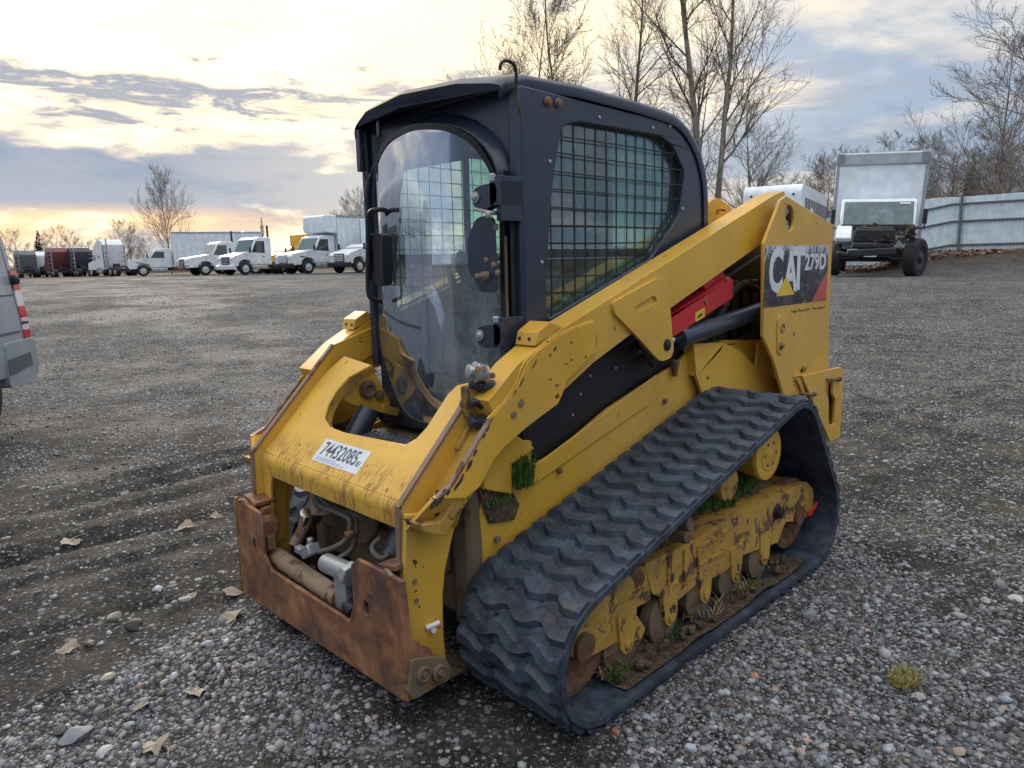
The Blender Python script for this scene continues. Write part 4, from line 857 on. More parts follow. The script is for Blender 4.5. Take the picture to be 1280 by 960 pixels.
# ---- hydraulic couplers on the left arm
fit = (((592, 465), .034, m_steel, .030), ((601, 481), .05, m_navy, .022), ((600, 503), .045, m_navy, .019), ((600, 528), .05, m_navy, .025))
mb = MB(); mb.ext([(.93, 1.03), (1.0, 1.02), (1.03, .97), (1.0, .90), (1.06, .83), (1.03, .80), (.95, .88), (.90, .97)], .495, .515); mb.b2(.94, 1.0, .47, .53, .955, 1.02); cb = part('coupler_block', mb, m_yelr, L, .008)
for (u, v), ln, mt, rr in fit:
    (x_, z_), = S(.54, (u, v)); dr = Vector((.78, -.25, .15)).normalized(); b_ = Vector((x_, .545, z_))-dr*.01
    rr *= 1.
    mb = MB(); mb.lathe(b_, dr, [(-.03, rr*.9), (0, rr), (.006, rr*1.15), (.012, rr*1.15), (.014, rr*.85), (ln*.5, rr*.85), (ln*.52, rr*.65), (ln*.85, rr*.62), (ln*.87, rr*.78), (ln, rr*.75), (ln+.003, rr*.4)], 20)
    part('quick_coupler' if mt is m_navy else 'capped_coupler', mb, mt, cb, smooth=35)
mb = MB()
for u, v in ((608, 462), (618, 470), (612, 475), (620, 488), (616, 500), (614, 515), (600, 462)):
    (x_, z_), = S(.585, (u, v)); mb.lathe((x_, .575, z_), (.5, .7, .3), [(0, .010), (.005, .010), (.006, .004)], 10)
part('retaining_bolts', mb, m_rust, cb)

# ---- coupler plate
XC = 1.338
fx = lambda a, b, t: (t, a, b)
left = F(XC, (297, 624), (323, 641), (327, 655), (329, 694), (338, 713), (375, 737), (436, 777), (441, 757), (438, 706), (446, 699))
right = F(XC, (502, 727)); bot = F(XC, (510, 880), (322, 754), (300, 738))
o_ = left+[(.563, right[0][1])]+[(.563, bot[0][1]), bot[1], (bot[2][0], bot[2][1])]
def zh(u, v): return roundpoly([(a, b) for a, b in [(F(XC, (u, v))[0][0]-.016, F(XC, (u, v))[0][1]-.004), (F(XC, (u, v))[0][0]-.008, F(XC, (u, v))[0][1]-.026), (F(XC, (u, v))[0][0]+.014, F(XC, (u, v))[0][1]-.02), (F(XC, (u, v))[0][0]+.016, F(XC, (u, v))[0][1]+.02), (F(XC, (u, v))[0][0]-.006, F(XC, (u, v))[0][1]+.026)]], .012, 3)
mb = MB(); mb.ext(o_, XC, XC-.016, fx, holes=[zh(457, 760)]); cq = part('coupler_plate', mb, m_rust, L, .004)
(ly, lz), = F(XC, (318, 677)); mb = MB(); mb.ext(circle((ly, lz), .009, 10, .022), XC+.0015, XC-.002, fx); part('plate_slot', mb, m_black, cq)
mb = MB(); mb.ext([(XC-.016, right[0][1]), (XC, right[0][1]), (XC, bot[0][1]+.005), (XC-.11, bot[0][1]+.002), (XC-.10, bot[0][1]+.14), (XC-.03, .30)], .563, .575); part('coupler_side_flange', mb, m_rust, cq, .003); mb = MB(); mb.ext([(XC-.016, left[0][1]), (XC, left[0][1]), (XC, bot[2][1]), (XC-.10, bot[2][1]), (XC-.10, .22)], -.563, -.575); part('coupler_side_flange', mb, m_rust, cq, .003)
mb = MB(); mb.ext([(XC-.016, .13), (XC-.016, .10), (XC-.12, .12), (XC-.12, .14)], -.56, .56); part('coupler_bottom_lip', mb, m_rust, cq, .003)
for s in (1, -1):
    hk = S(.59, (515, 826), (541, 822), (558, 824), (564, 835), (562, 850), (545, 858), (518, 875), (512, 868))
    mb = MB(); mb.ext(roundpoly(hk, .01, 3), s*.59, s*.555); ph = part('pivot_bracket', mb, m_brown, L, .004)
    for u, v, r_ in ((530, 843, .026), (550, 841, .028)):
        (x_, z_), = S(.595, (u, v)); mb = MB(); mb.lathe((x_, s*.585, z_), (0, s, 0), [(0, r_), (.014, r_), (.017, r_*.8), (.012, r_*.7), (.012, r_*.35), (.02, r_*.3)], 20); part('pivot_pin', mb, m_brown, ph)
# lock levers, cross tube, wires in the coupler opening
mb = MB(); mb.cyl(X3(345, 695, 1.27), X3(424, 748, 1.27), .036, n=22); ct = part('lock_cylinder', mb, m_tan, L, .003)
text_part('cylinder_marks', '3 70', m_inner, ct, (1.296, -.06, X3(388, 715, 1.29)[2]+.02), (0, 1, -.0), (-.5, 0, .9), .03, .016)
a_ = Vector(X3(407, 703, 1.285)); b_ = Vector(X3(437, 716, 1.285))
mb = MB(); mb.cyl(a_, b_, .034, n=18); mb.box((a_+b_)/2+Vector((.0, .03, -.07)), (.03, .075, .15)); mb.cyl(b_-Vector((0, .01, .0)), b_+Vector((0, .02, -.005)), .045, n=6); gl = part('galvanised_motor', mb, m_steel, L, .006)
mb = MB(); mb.box(b_+Vector((-.03, .03, -.05)), (.05, .05, .12)); mb.lathe(b_+Vector((.0, .0, -.13)), (0, 1, -.3), [(-.03, .025), (0, .03), (.02, .03), (.022, .02), (.03, .02)], 14); part('motor_coupling', mb, m_black, gl, .004)
for s in (-1, 1):
    mb = MB(); mb.lathe((1.29, s*.40, .40), (0, 1, 0), [(-.03, .035), (-.02, .05), (.02, .05), (.03, .035)], 18); mb.ext(roundpoly([(1.30, .47), (1.25, .48), (1.24, .35), (1.27, .27), (1.31, .30)], .02, 3), s*.43-.02, s*.43+.02)
    mb.box((1.285, s*.46, .30), (.05, .06, .12)); mb.box((1.30, s*.36, .355), (.03, .05, .05)); part('lock_linkage', mb, m_rust, L, .006)
    mb = MB(); mb.tube([(1.32, s*.52, .475), (1.335, s*.52, .495), (1.33, s*.49, .50), (1.325, s*.47, .485), (1.325, s*.48, .465), (1.32, s*.51, .46)], .008, 8); part('lock_ring', mb, m_worn, L)
    mb = MB(); mb.box((1.27, s*.47, .50), (.10, .09, .02), Matrix.Rotation(R(12*s), 3, 'X')); part('top_wedge', mb, m_rust, L, .004)
mb = MB(); mb.cyl(X3(378, 652, 1.25), X3(382, 641, 1.26), .02, n=16); part('lock_pin', mb, m_chrome, L)
mb = MB(); a_ = Vector(X3(388, 688, 1.27)); mb.box(a_, (.05, .07, .04), Matrix.Rotation(R(30), 3, 'X')); mb.cyl(a_+Vector((0, 0, .01)), a_+Vector((.0, .005, .05)), .013, n=6); mb.box(a_+Vector((.01, -.05, -.01)), (.03, .06, .025)); part('valve_block', mb, m_steel, L, .005)
hoses = ([(393, 612, 1.2), (400, 632, 1.19), (420, 640, 1.19), (437, 650, 1.2), (434, 672, 1.21), (418, 684, 1.24), (398, 690, 1.26)],
         [(440, 640, 1.17), (446, 660, 1.18), (440, 685, 1.2), (425, 697, 1.24), (412, 702, 1.26)],
         [(476, 672, 1.2), (466, 682, 1.22), (468, 692, 1.23), (478, 698, 1.22), (487, 692, 1.2)],
         [(396, 617, 1.19), (415, 636, 1.17), (440, 642, 1.17), (455, 650, 1.15)])
for h_ in hoses: mb = MB(); mb.tube([X3(*p_) for p_ in h_], .0095, 8, 5); part('hydraulic_hose', mb, m_hose, L, smooth=60)
mb = MB(); mb.box(X3(438, 668, 1.22), (.03, .035, .018)); mb.cyl(X3(434, 668, 1.23), X3(442, 668, 1.23), .013, n=8); part('hose_clamp', mb, m_tan, L, .003)
mb = MB(); mb.cyl((1.12, -.24, .62), (1.13, -.22, .46), .045, .06, n=20); part('cylinder_boot', mb, m_tan, L, .005)
mb = MB(); mb.b2(1.00, 1.04, -.44, .2, .34, .42); mb.b2(1.00, 1.03, .1, .40, .36, .55); mb.cyl((1.03, -.1, .46), (1.06, -.1, .46), .12, n=26); part('front_cover', mb, m_brown, L, .01)
mb = MB(); mb.b2(1.05, 1.33, -.55, .55, .085, .10); part('coupler_floor_lip', mb, m_soil, L, .004)
tuft('grass_tuft', (*[X3(368, 722, 1.27)[i] for i in (0, 1)], .13), .03, .04, 60, .05, m_grass, L)

# ---- CAB
YC = .47
for s in (1, -1):
    side = [(.690, .98), (.690, 1.990), (-.18, 1.972)]+[( -.18-.28*math.sin(t), 1.972-.28*(1-math.cos(t))) for t in np.linspace(.25, 1.45, 7)]+[(-.482, 1.55), (-.485, 1.25), (-.485, 1.0)]
    win = roundpoly(S(YC, (703, 157), (722, 152), (825, 170), (840, 180), (856, 215), (849, 270), (815, 322), (684, 400), (683, 345), (692, 220)), .03, 4)
    mb = MB(); mb.ext(side, s*YC, s*(YC-.03), holes=[win]); sp_ = part('cab_side_panel', mb, m_navy, L, .006)
    mb = MB(); mb.ext(win, s*(YC-.030), s*(YC-.036)); part('side_window', mb, m_win, sp_)
    # wire guard
    xs = [p_[0] for p_ in win]; zs = [p_[1] for p_ in win]
    def span(val, ax):
        o = []
        for i in range(len(win)):
            a, b = win[i], win[(i+1) % len(win)]
            if (a[ax]-val)*(b[ax]-val) < 0: t = (val-a[ax])/(b[ax]-a[ax]); o.append(a[1-ax]+t*(b[1-ax]-a[1-ax]))
        return (min(o), max(o)) if len(o) > 1 else None
    mb = MB(); xv = min(xs)+.02; k = 0
    while xv < max(xs):
        q = span(xv, 0)
        if q: j1, j2, j3 = (random.uniform(-.0035, .0035) for _ in range(3)); mb.tube([(xv+j1, s*(YC-.010), q[0]-.01), (xv+j3, s*(YC-.010+j2), (q[0]+q[1])/2), (xv+j2, s*(YC-.010), q[1]+.01)], .0026, 5, 3)
        xv += .064
    zv = min(zs)+.02
    while zv < max(zs):
        q = span(zv, 1)
        if q: j1, j2, j3 = (random.uniform(-.0035, .0035) for _ in range(3)); mb.tube([(q[0]-.01, s*(YC-.006), zv+j1), ((q[0]+q[1])/2, s*(YC-.006+j2), zv+j3), (q[1]+.01, s*(YC-.006), zv+j2)], .0026, 5, 3)
        zv += .062
    part('window_guard', mb, m_black, sp_)
    mb = MB(); q = span(.16, 0); mb.b2(.140, .175, s*(YC-.052), s*(YC-.037), q[0], q[1]); (_, zb_), = S(YC, (750, 316)); q = span(zb_, 1); mb.b2(q[0], q[1], s*(YC-.050), s*(YC-.036), zb_-.018, zb_+.018); part('window_slider_frame', mb, m_black, sp_, .002)
    q = span(.14, 0); mb = MB(); mb.ext([p_ for p_ in win if p_[0] < .14]+[(.14, q[0]), (.14, q[1])] if False else roundpoly([(.139, q[0]+.01), (.139, q[1]-.01), (-.12, span(-.12, 0)[1]-.01), (-.235, 1.72), (-.235, 1.6), (-.12, span(-.12, 0)[0]+.01)], .02, 2), s*(YC-.046), s*(YC-.050)); part('sliding_pane', mb, m_win2, sp_)
    if s > 0: mb = MB(); mb.ext(S(.40, (695, 140), (800, 152), (800, 170), (762, 176), (732, 190), (719, 212), (719, 240), (728, 268), (741, 292), (741, 306), (700, 318), (672, 330), (672, 200)), s*.405, s*.40); part('pillar_trim', mb, m_black, sp_, .002)
    for u, v in ((684, 127), (697, 129)):
        (x_, z_), = S(YC, (u, v)); mb = MB(); mb.lathe((x_, s*YC, z_), (0, s, 0), [(0, .017), (.006, .017), (.008, .012), (.012, .012), (.014, .005)], 6 if 0 else 14); part('rusty_bolt', mb, m_rust, sp_)
    for u, v in ((687, 202), (749, 147), (816, 160), (837, 158), (677, 328), (853, 261)):
        (x_, z_), = S(YC, (u, v)); mb = MB(); mb.lathe((x_, s*YC, z_), (0, s, 0), [(0, .008), (.004, .007), (.006, .003)], 10); part('bolt', mb, m_steel, sp_)
    # door surround post strip
    mb = MB(); mb.b2(.6905, .706, s*.425, s*.472, .98, 1.985); part('front_corner_post', mb, m_navy, L, .006)
# roof: closed shell with rolled edges
rows = []; K = 26
topz = lambda x_: 2.045 if x_ > .0 else 2.045-.02*_ss(0, .25, -x_)
path = [(.835, 2.016), (.81, 2.034), (.70, 2.040), (.40, 2.039), (.05, 2.030), (-.15, 2.018)]+[(-.15-.365*math.sin(t), 2.018-.365*(1-math.cos(t))) for t in np.linspace(.2, 1.5, 9)]+[(-.522, 1.55), (-.524, 1.25)]
mb = MB(); th = .05
for i, (x_, z_) in enumerate(path):
    a = Vector(path[max(i-1, 0)]); b = Vector(path[min(i+1, len(path)-1)]); t_ = (b-a).normalized(); nn = Vector((t_.y, -t_.x))   # inward
    if i < 6: nn = Vector((0, -1))
    if i >= 6 and nn.x < 0: nn = -nn
    ring = []
    for y_, d in ((-.478, .052), (-.484, .026), (-.474, .008), (-.44, 0), (-.3, -.003), (0, -.004), (.3, -.003), (.44, 0), (.474, .008), (.484, .026), (.478, .052)):
        dz = 0.
        if x_ > .69: dz = (-.02 if y_ > 0 else -.035)*(x_-.69)/.14*_ss(.2, .48, abs(y_))
        kx = _ss(.55, .83, x_); ring.append((x_+nn.x*d-.085*kx*(y_/.484)**2, y_*(1-.085*kx), z_+nn.y*d+dz))
    inner = [(x_+nn.x*.04-(.085*_ss(.55, .83, x_) if y_ else 0), y_*.97*(1-.085*_ss(.55, .83, x_)), z_+nn.y*.04+0) for y_ in (.478, 0, -.478)]
    rows.append(ring+inner+[ring[0]])
mb.grid(rows); mb.add(rows[0][:-1], [tuple(range(len(rows[0])-1))]); mb.add(rows[-1][:-1], [tuple(range(len(rows[0])-1))]); rf = part('cab_roof', mb, m_navy, L, 0, smooth=50)
# lifting eye and hook
mb = MB(); mb.tube([X3(625, 88, .78), X3(626, 80, .78), X3(632, 76, .76), X3(641, 79, .74), X3(645, 90, .72), X3(645, 103, .715), X3(644, 118, .712), X3(649, 134, .712), X3(649, 142, .712)], .0055, 8, 5); part('wire_hook', mb, m_inner, L)
# front frame with arched opening
arch = []
for t in np.linspace(0, math.pi, 15): arch.append((.40*_c(t), 1.66+.245*_s(t)))
openg = [(.40, 1.02), *arch, (-.40, 1.02), (-.28, .90), (.28, .90)]
mb = MB(); mb.ext([(-.437, .72), (.437, .72), (.437, 1.995), (-.437, 1.995)], .689, .655, fx, holes=[openg]); ff_ = part('cab_front_frame', mb, m_navy, L, .006)
mb = MB(); pin = [(.395, 1.2)]+[(.40*_c(t), 1.66+.25*_s(t)) for t in np.linspace(0, math.pi, 17)]+[(-.395, 1.2)]; pou = [(.425, 1.2)]+[(.435*_c(t), 1.66+.305*_s(t)) for t in np.linspace(0, math.pi, 17)]+[(-.425, 1.2)]
v_ = []; 
for (a, b), (c, d) in zip(pin, pou): v_ += [(.69, c, d), (.715, .98*c, d-.004), (.742, a*1.02, b+.012), (.735, a, b), (.69, a, b)]
mb.add(v_, [(i*5+j, i*5+(j+1) % 5, (i+1)*5+(j+1) % 5, (i+1)*5+j) for i in range(len(pin)-1) for j in range(5)]+[(0, 1, 2, 3, 4), tuple(len(pin)*5-5+j for j in (4, 3, 2, 1, 0))]); part('arched_door_hood', mb, m_navy, ff_, .004, smooth=40)
# curved glass door: bowed sheet cut to the door outline
GO = [(-.40, 1.06), (-.405, 1.30), (-.40, 1.60), (-.37, 1.74), (-.29, 1.85), (-.17, 1.905), (0, 1.925), (.17, 1.905), (.29, 1.85), (.37, 1.74), (.40, 1.60), (.405, 1.30), (.40, 1.06), (.30, .93), (.22, .84), (.12, .78), (0, .77), (-.12, .78), (-.22, .84), (-.30, .93)]
def gx(y_, z_): return .703+.085*(1-(y_/.42)**2)
def bowed(outl, off, n_=22):
    mb = MB(); zs_ = np.linspace(min(p[1] for p in outl), max(p[1] for p in outl), 46); rows = []
    for z_ in zs_:
        o = []
        for i in range(len(outl)):
            a, b = outl[i], outl[(i+1) % len(outl)]
            if (a[1]-z_)*(b[1]-z_) <= 0 and a[1] != b[1]: t = (z_-a[1])/(b[1]-a[1]); o.append(a[0]+t*(b[0]-a[0]))
        lo, hi = min(o), max(o); rows.append([(gx(y_, z_)+off, y_, z_) for y_ in np.linspace(lo, hi, n_)])
    mb.grid(rows); return mb
GOs = roundpoly(GO, .06, 3); mb = bowed(GOs, 0.); dr_ = part('glass_door', mb, m_door, L, smooth=70)
mb = MB(); rim = [(gx(y_, z_), y_, z_) for y_, z_ in GOs]; K = len(rim); v_ = []
for i, (x_, y_, z_) in enumerate(rim):
    c_ = Vector((0, 1.35)); d_ = (c_-Vector((y_, z_))).normalized()*.022
    v_ += [(x_+.005, y_, z_), (x_+.005, y_+d_.x, z_+d_.y), (x_-.014, y_+d_.x, z_+d_.y), (x_-.014, y_, z_)]
mb.add(v_, [(i*4+j, i*4+(j+1) % 4, ((i+1) % K)*4+(j+1) % 4, ((i+1) % K)*4+j) for i in range(K) for j in range(4)]); part('door_seal', mb, m_black, dr_, smooth=50)
# hinge side: plate, two hinges, gas strut
mb = MB(); hp = roundpoly(F(.775, (598, 275), (606, 270), (622, 272), (625, 365), (604, 365), (598, 350), (590, 340), (588, 300)), .02, 3); mb.ext(hp, .792, .784, fx); hp_ = part('hinge_plate', mb, m_navy, dr_, .003)
for u, v in ((618, 284), (606, 325), (615, 331), (620, 341)):
    y_, z_ = F(.80, (u, v))[0]; mb = MB(); mb.lathe((.79, y_, z_), (1, 0, 0), [(0, .011), (.006, .010), (.008, .004)], 10); part('bolt', mb, m_worn, hp_)
y_, z_ = F(.80, (607, 345))[0]; mb = MB(); mb.lathe((.79, y_, z_), (1, -.3, 0), [(0, .016), (.02, .016), (.022, .01), (.045, .010), (.047, .005)], 12); part('stay_stud', mb, m_worn, hp_)
for v0, top in ((248, 1), (425, 0)):
    y0_, z0_ = F(.80, (630, v0))[0]
    mb = MB(); arm_ = roundpoly([(.35, z0_+.01), (.36, z0_+.04), (.40, z0_+.05), (.475, z0_+.055), (.475, z0_-.015), (.40, z0_-.035), (.36, z0_-.02)], .025, 3)
    mb.ext(arm_, .815, .775, fx); mb.b2(.70, .815, .44, .478, z0_-.02, z0_+.06); mb.b2(.70, .80, .455, .478, z0_-.07, z0_+.075); hg = part('door_hinge', mb, m_navy, L, .006)
    mb = MB(); mb.lathe((.815, .372, z0_+.012), (1, 0, 0), [(0, .019), (.005, .019), (.006, .012), (.012, .010), (.014, .004)], 14); part('bolt', mb, m_steel, hg)
    mb = MB(); mb.lathe((.80, .44, z0_+(.075 if not top else .08)), (0, 0, 1), [(-.02, .012), (0, .012), (.004, .008)], 12); part('hinge_pin', mb, m_steel, hg)
    if top:
        mb = MB(); mb.box((.80, .405, z0_-.035), (.035, .10, .012), Matrix.Rotation(R(-12), 3, 'X')); mb.lathe((.82, .44, z0_-.05), (1, 0, 0), [(0, .013), (.01, .013), (.012, .005)], 12); part('latch_strip', mb, m_steel, hg, .003)
mb = MB(); mb.b2(.705, .74, .405, .425, 1.10, 1.72); mb.b2(.705, .73, .44, .452, 1.12, 1.6); part('hinge_post', mb, m_black, L, .004)
mb = MB(); mb.tube([(.74, .432, 1.10), (.742, .436, 1.2), (.738, .430, 1.3), (.742, .435, 1.4), (.74, .432, 1.5)], .006, 6); part('stay_cable', mb, m_brown, L)
# handle and grab rail on the far side of the door
def X4(u, v, x_): return Vector(X3(u, v, x_))
mb = MB(); hnd = F(.80, (466, 296), (476, 291), (486, 293), (487, 355), (481, 358), (470, 350), (464, 330)); hh_ = F(.80, (470, 315), (474, 312), (475, 338), (471, 340)); mb.ext(roundpoly(hnd, .015, 3), .83, .785, fx, holes=[roundpoly(hh_, .006, 2)]); part('door_handle', mb, m_black, dr_, .006)
mb = MB(); mb.tube([X4(484, 268, .76), X4(482, 263, .78), X4(474, 262, .82), X4(463, 265, .84), X4(460, 280, .84), X4(460, 320, .84), X4(460, 360, .84), X4(464, 373, .83), X4(477, 377, .78)], .0095, 10, 5); part('grab_rail', mb, m_black, L, smooth=60)
mb = MB(); mb.b2(.72, .75, -.44, -.41, 1.80, 1.97); part('drip_bracket', mb, m_navy, L, .004)
mb = MB(); q0 = X3(476, 145, .74); mb.box((.76, q0[1]+.01, q0[2]-.03), (.012, .02, .11)); part('roof_catch', mb, m_navy, L, .003); mb = MB(); mb.tube([(.75, -.38, 1.90), (.755, -.395, 1.86), (.75, -.39, 1.80), (.745, -.38, 1.76)], .004, 6); part('lamp_wire', mb, m_black, L)
# rear of the cab, floor, seat, levers
mb = MB(); mb.ext([(-.44, .98), (.44, .98), (.44, 1.93), (-.44, 1.93)], -.482, -.455, fx, holes=[roundpoly([(-.36, 1.36), (.36, 1.36), (.36, 1.84), (-.36, 1.84)], .06, 4)]); rw = part('cab_rear_wall', mb, m_navy, L, .004)
mb = MB(); mb.ext(roundpoly([(-.37, 1.35), (.37, 1.35), (.37, 1.85), (-.37, 1.85)], .06, 4), -.470, -.465, fx); part('rear_window', mb, m_win, rw)
mb = MB(); mb.b2(-.45, .64, -.44, .44, .93, .97); part('cab_floor', mb, m_black, L)
seat_l = MB(); seat_l.box((-.02, 0, 1.06), (.46, .50, .16)); st_o = part('seat_base', seat_l, m_black, L, .03)
mb = MB(); mb.box((.0, 0, 1.17), (.48, .50, .10)); part('seat_cushion', mb, m_foam, L, .04, seg=4)
mb = MB(); mb.box((-.27, 0, 1.45), (.12, .46, .56), Matrix.Rotation(R(-12), 3, 'Y')); part('seat_backrest', mb, m_foam, L, .05, seg=4)
for s in (1, -1):
    mb = MB(); mb.box((.08, s*.33, 1.24), (.42, .12, .07)); mb.box((.20, s*.33, 1.12), (.12, .10, .24)); part('armrest_pod', mb, m_foam, L, .03)
    mb = MB(); mb.cyl((.26, s*.33, 1.27), (.29, s*.32, 1.37), .015, n=10); mb.lathe((.29, s*.32, 1.36), (.1, 0, 1), [(0, .016), (.02, .028), (.07, .030), (.10, .022), (.11, .008)], 14); part('joystick', mb, m_black, L)
mb = MB(); mb.tube([(.05, -.42, 1.45), (.30, -.40, 1.42), (.40, -.2, 1.25), (.42, 0, 1.22), (.40, .2, 1.25), (.30, .40, 1.42), (.05, .42, 1.45)], .016, 8, 4); part('lap_bar', mb, m_black, L)
mb = MB(); mb.b2(.60, .64, -.40, .40, 1.80, 1.95); part('dash_panel', mb, m_black, L, .01)
mb = MB()
for i in range(5): y_, z_ = F(.845, (497+i*3.3, 283+i*1.6))[0]; mb.box((.822, y_, z_-.01), (.001, .003, .03))
for k in range(2):
    a = F(.845, (495, 278+k*9))[0]; b = F(.845, (514, 287+k*9))[0]; mb.cyl((.823, a[0], a[1]), (.823, b[0], b[1]), .0012, n=4)
part('door_sticker', mb, m_ink, dr_)

# ================================================================ BACKGROUND
m_tw = paint('white_truck_paint', (.76, .80, .85), dirt=.25, rough=.35); m_box = paint('white_box_body', (.80, .87, .95), dirt=.12, rough=.5)
m_tire = paint('tyre_rubber', (.018, .018, .02), dirt=.4, rough=.8); m_rim = paint('white_wheel_rim', (.55, .55, .56), dirt=.4); m_bump = paint('dark_trim', (.02, .021, .024), dirt=.2, rough=.5)
m_dred = paint('dark_red_truck_paint', (.16, .03, .03), dirt=.3, rough=.35); m_nvy = paint('navy_truck_paint', (.022, .024, .04), dirt=.3, rough=.35); m_gry = paint('grey_truck_paint', (.13, .14, .15), dirt=.4, rough=.5)
m_tyl = paint('yellow_truck_paint', (.70, .42, .03), dirt=.2); m_lamp = paint('headlamp_glass', (.6, .62, .62), dirt=.1, rough=.15); m_alu = paint('truck_aluminium', (.45, .46, .48), dirt=.3, rough=.35, metal=.6)
FW3 = Vector((FH[0], FH[1], 0)); RT3 = Vector((RH[0], RH[1], 0))
def place(u, D, head):
    """world position of column u at depth D and yaw so that local +x points towards camera turned head degrees to picture left"""
    x, y = far(u, D); f = -FW3*_c(R(head))-RT3*_s(R(head)); return (x, y, hgt(x, y, False)), math.atan2(f.y, f.x)
def wheel(t, x, y, r=.50, w_=.28, rim=None):
    s = 1 if y > 0 else -1
    mb = MB(); mb.lathe((x, y-s*w_/2, r), (0, s, 0), [(0, r*.55), (.02, r*.93), (.06, r), (w_-.06, r), (w_-.01, r*.93), (w_, r*.60), (w_-.06, r*.58)], 20); o = part('wheel', mb, m_tire, t)
    mb = MB(); mb.lathe((x, y+s*(w_/2-.07), r), (0, s, 0), [(0, r*.58), (.05, r*.56), (.02, r*.34), (.05, r*.22), (.09, r*.20), (.10, r*.08)], 18); part('rim', mb, rim or m_rim, o)
def conv(name, label, u, D, head, cabm, cw=2.3, ch=2.75, boxm=None, bl=6., bh=3.9, over=0., hood=1.25, wx=.0, sleeper=0., damaged=False, gr=None, cargo=None, group='trucks parked in the far row', roll=0.):
    """bonneted truck: front axle at x=0, cab behind it, optional box body behind the cab"""
    loc, rz = place(u, D, head); t = thing(name, label, 'truck', loc, rz, group); t.rotation_euler = (roll, 0, rz)
    h = cw/2; cx0 = -.15-hood*.25; ws = cx0-.1
    # bonnet with sloping top and wheel arch
    hd = [(hood-.05, .62), (hood, 1.25), (hood-.15, 1.42), (ws+.08, 1.72), (ws-.1, 1.72), (ws-.1, .75), (-.62, .75), (-.60, .95), (-.42, 1.10), (-.1, 1.16), (.25, 1.10), (.45, .95), (.52, .68)]
    mb = MB(); mb.ext(hd, -h*.86, h*.86); part('bonnet', mb, cabm, t, .05, seg=3)
    cabp = [(ws, .75), (ws, 1.70), (ws-.55, ch-.12), (ws-.85, ch), (ws-1.75-sleeper, ch+(.0 if not sleeper else .0)), (ws-1.9-sleeper, ch-.1), (ws-1.9-sleeper, .75)]
    mb = MB(); mb.ext(cabp, -h*.92, h*.92); cb_ = part('cab', mb, cabm, t, .06, seg=3)
    if sleeper:
        mb = MB(); mb.ext([(ws-.55, ch-.05), (ws-1.3, ch+.85), (ws-1.8, ch+1.05), (ws-1.9-sleeper, ch+1.05), (ws-1.9-sleeper, ch-.05)], -h*.94, h*.94); part('roof_fairing', mb, cabm, t, .10, seg=3)
    # windscreen, side windows
    d = Vector((-.55, ch-.12-1.70)).normalized(); nx, nz = d.y, -d.x
    A = (ws+nx*.012-.02, 1.74); B = (ws-.50+nx*.012, ch-.18)
    mb = MB(); mb.ext([A, B, (B[0]-.03, B[1]-.02), (A[0]-.03, A[1]-.02)], -h*.84, h*.84); part('windscreen', mb, m_tglass, t, .01)
    for s in (1, -1):
        mb = MB(); mb.ext([(ws-.16, 1.68), (ws-.58, ch-.28), (ws-1.30, ch-.28), (ws-1.30, 1.62)], s*h*.915, s*h*.93); part('side_window', mb, m_dglass, t, .02)
        mb = MB(); mb.ext([(ws-.05, .85), (ws-.05, 1.55), (ws-1.38, 1.55), (ws-1.38, .85)], s*h*.915, s*h*.926); dd = part('door', mb, cabm, t, .02)
        mb = MB(); mb.box((ws-1.15, s*h*.935, 1.35), (.16, .03, .05)); part('handle', mb, m_bump, dd)
        mb = MB(); mb.box((ws+.12, s*(h*.92+.22), 1.85), (.08, .16, .42)); mb.cyl((ws-.02, s*h*.9, 1.75), (ws+.12, s*(h*.92+.2), 1.75), .02, n=6); part('mirror', mb, m_bump if not damaged else cabm, t, .02)
        mb = MB(); mb.box((hood-.10, s*h*.68, 1.12), (.18, .34, .20)); part('headlight', mb, m_lamp, t, .03)
        mb = MB(); mb.b2(ws-.1, ws-1.5, s*h*.72, s*h*.95, .42, .72); part('step_tank', mb, m_alu, t, .05)
    mb = MB()
    mb.b2(hood-.06, hood+.03, -h*.44, h*.44, .80, 1.36); g_ = part('grille', mb, gr or m_bump, t, .03)
    for k in range(4): mb = MB(); mb.b2(hood+.025, hood+.05, -h*.40, h*.40, .86+.12*k, .91+.12*k); part('grille_bar', mb, m_alu if gr is None else m_tw, g_)
    if damaged:
        mb = MB()
        for k in range(16): mb.box((hood+random.uniform(-.3, .25), random.uniform(-h*.8, h*.8), random.uniform(.4, .85)), (.3, random.uniform(.1, .5), .1), Matrix.Rotation(random.uniform(-1, 1), 3, 'Z'))
        part('broken_bumper', mb, m_worn, t)['kind'] = 'stuff'
    else:
        mb = MB(); mb.ext(roundpoly([(hood+.12, .42), (hood+.16, .75), (hood-.1, .78), (hood-.25, .42)], .05, 2), -h*.93, h*.93); part('bumper', mb, m_bump if gr else cabm, t, .03)
    xb = ws-2.05-sleeper; end = xb-(bl if boxm else 3.6)
    mb = MB(); mb.b2(end, hood-.2, -.42, .42, .50, .74); part('chassis_rail', mb, m_bump, t)
    wheel(t, 0, h*.86, rim=m_rim); wheel(t, 0, -h*.86)
    for xx in ((end+1.6,) if boxm else (end+.7, end+2.0)):
        for s in (1, -1): wheel(t, xx, s*h*.80, w_=.5)
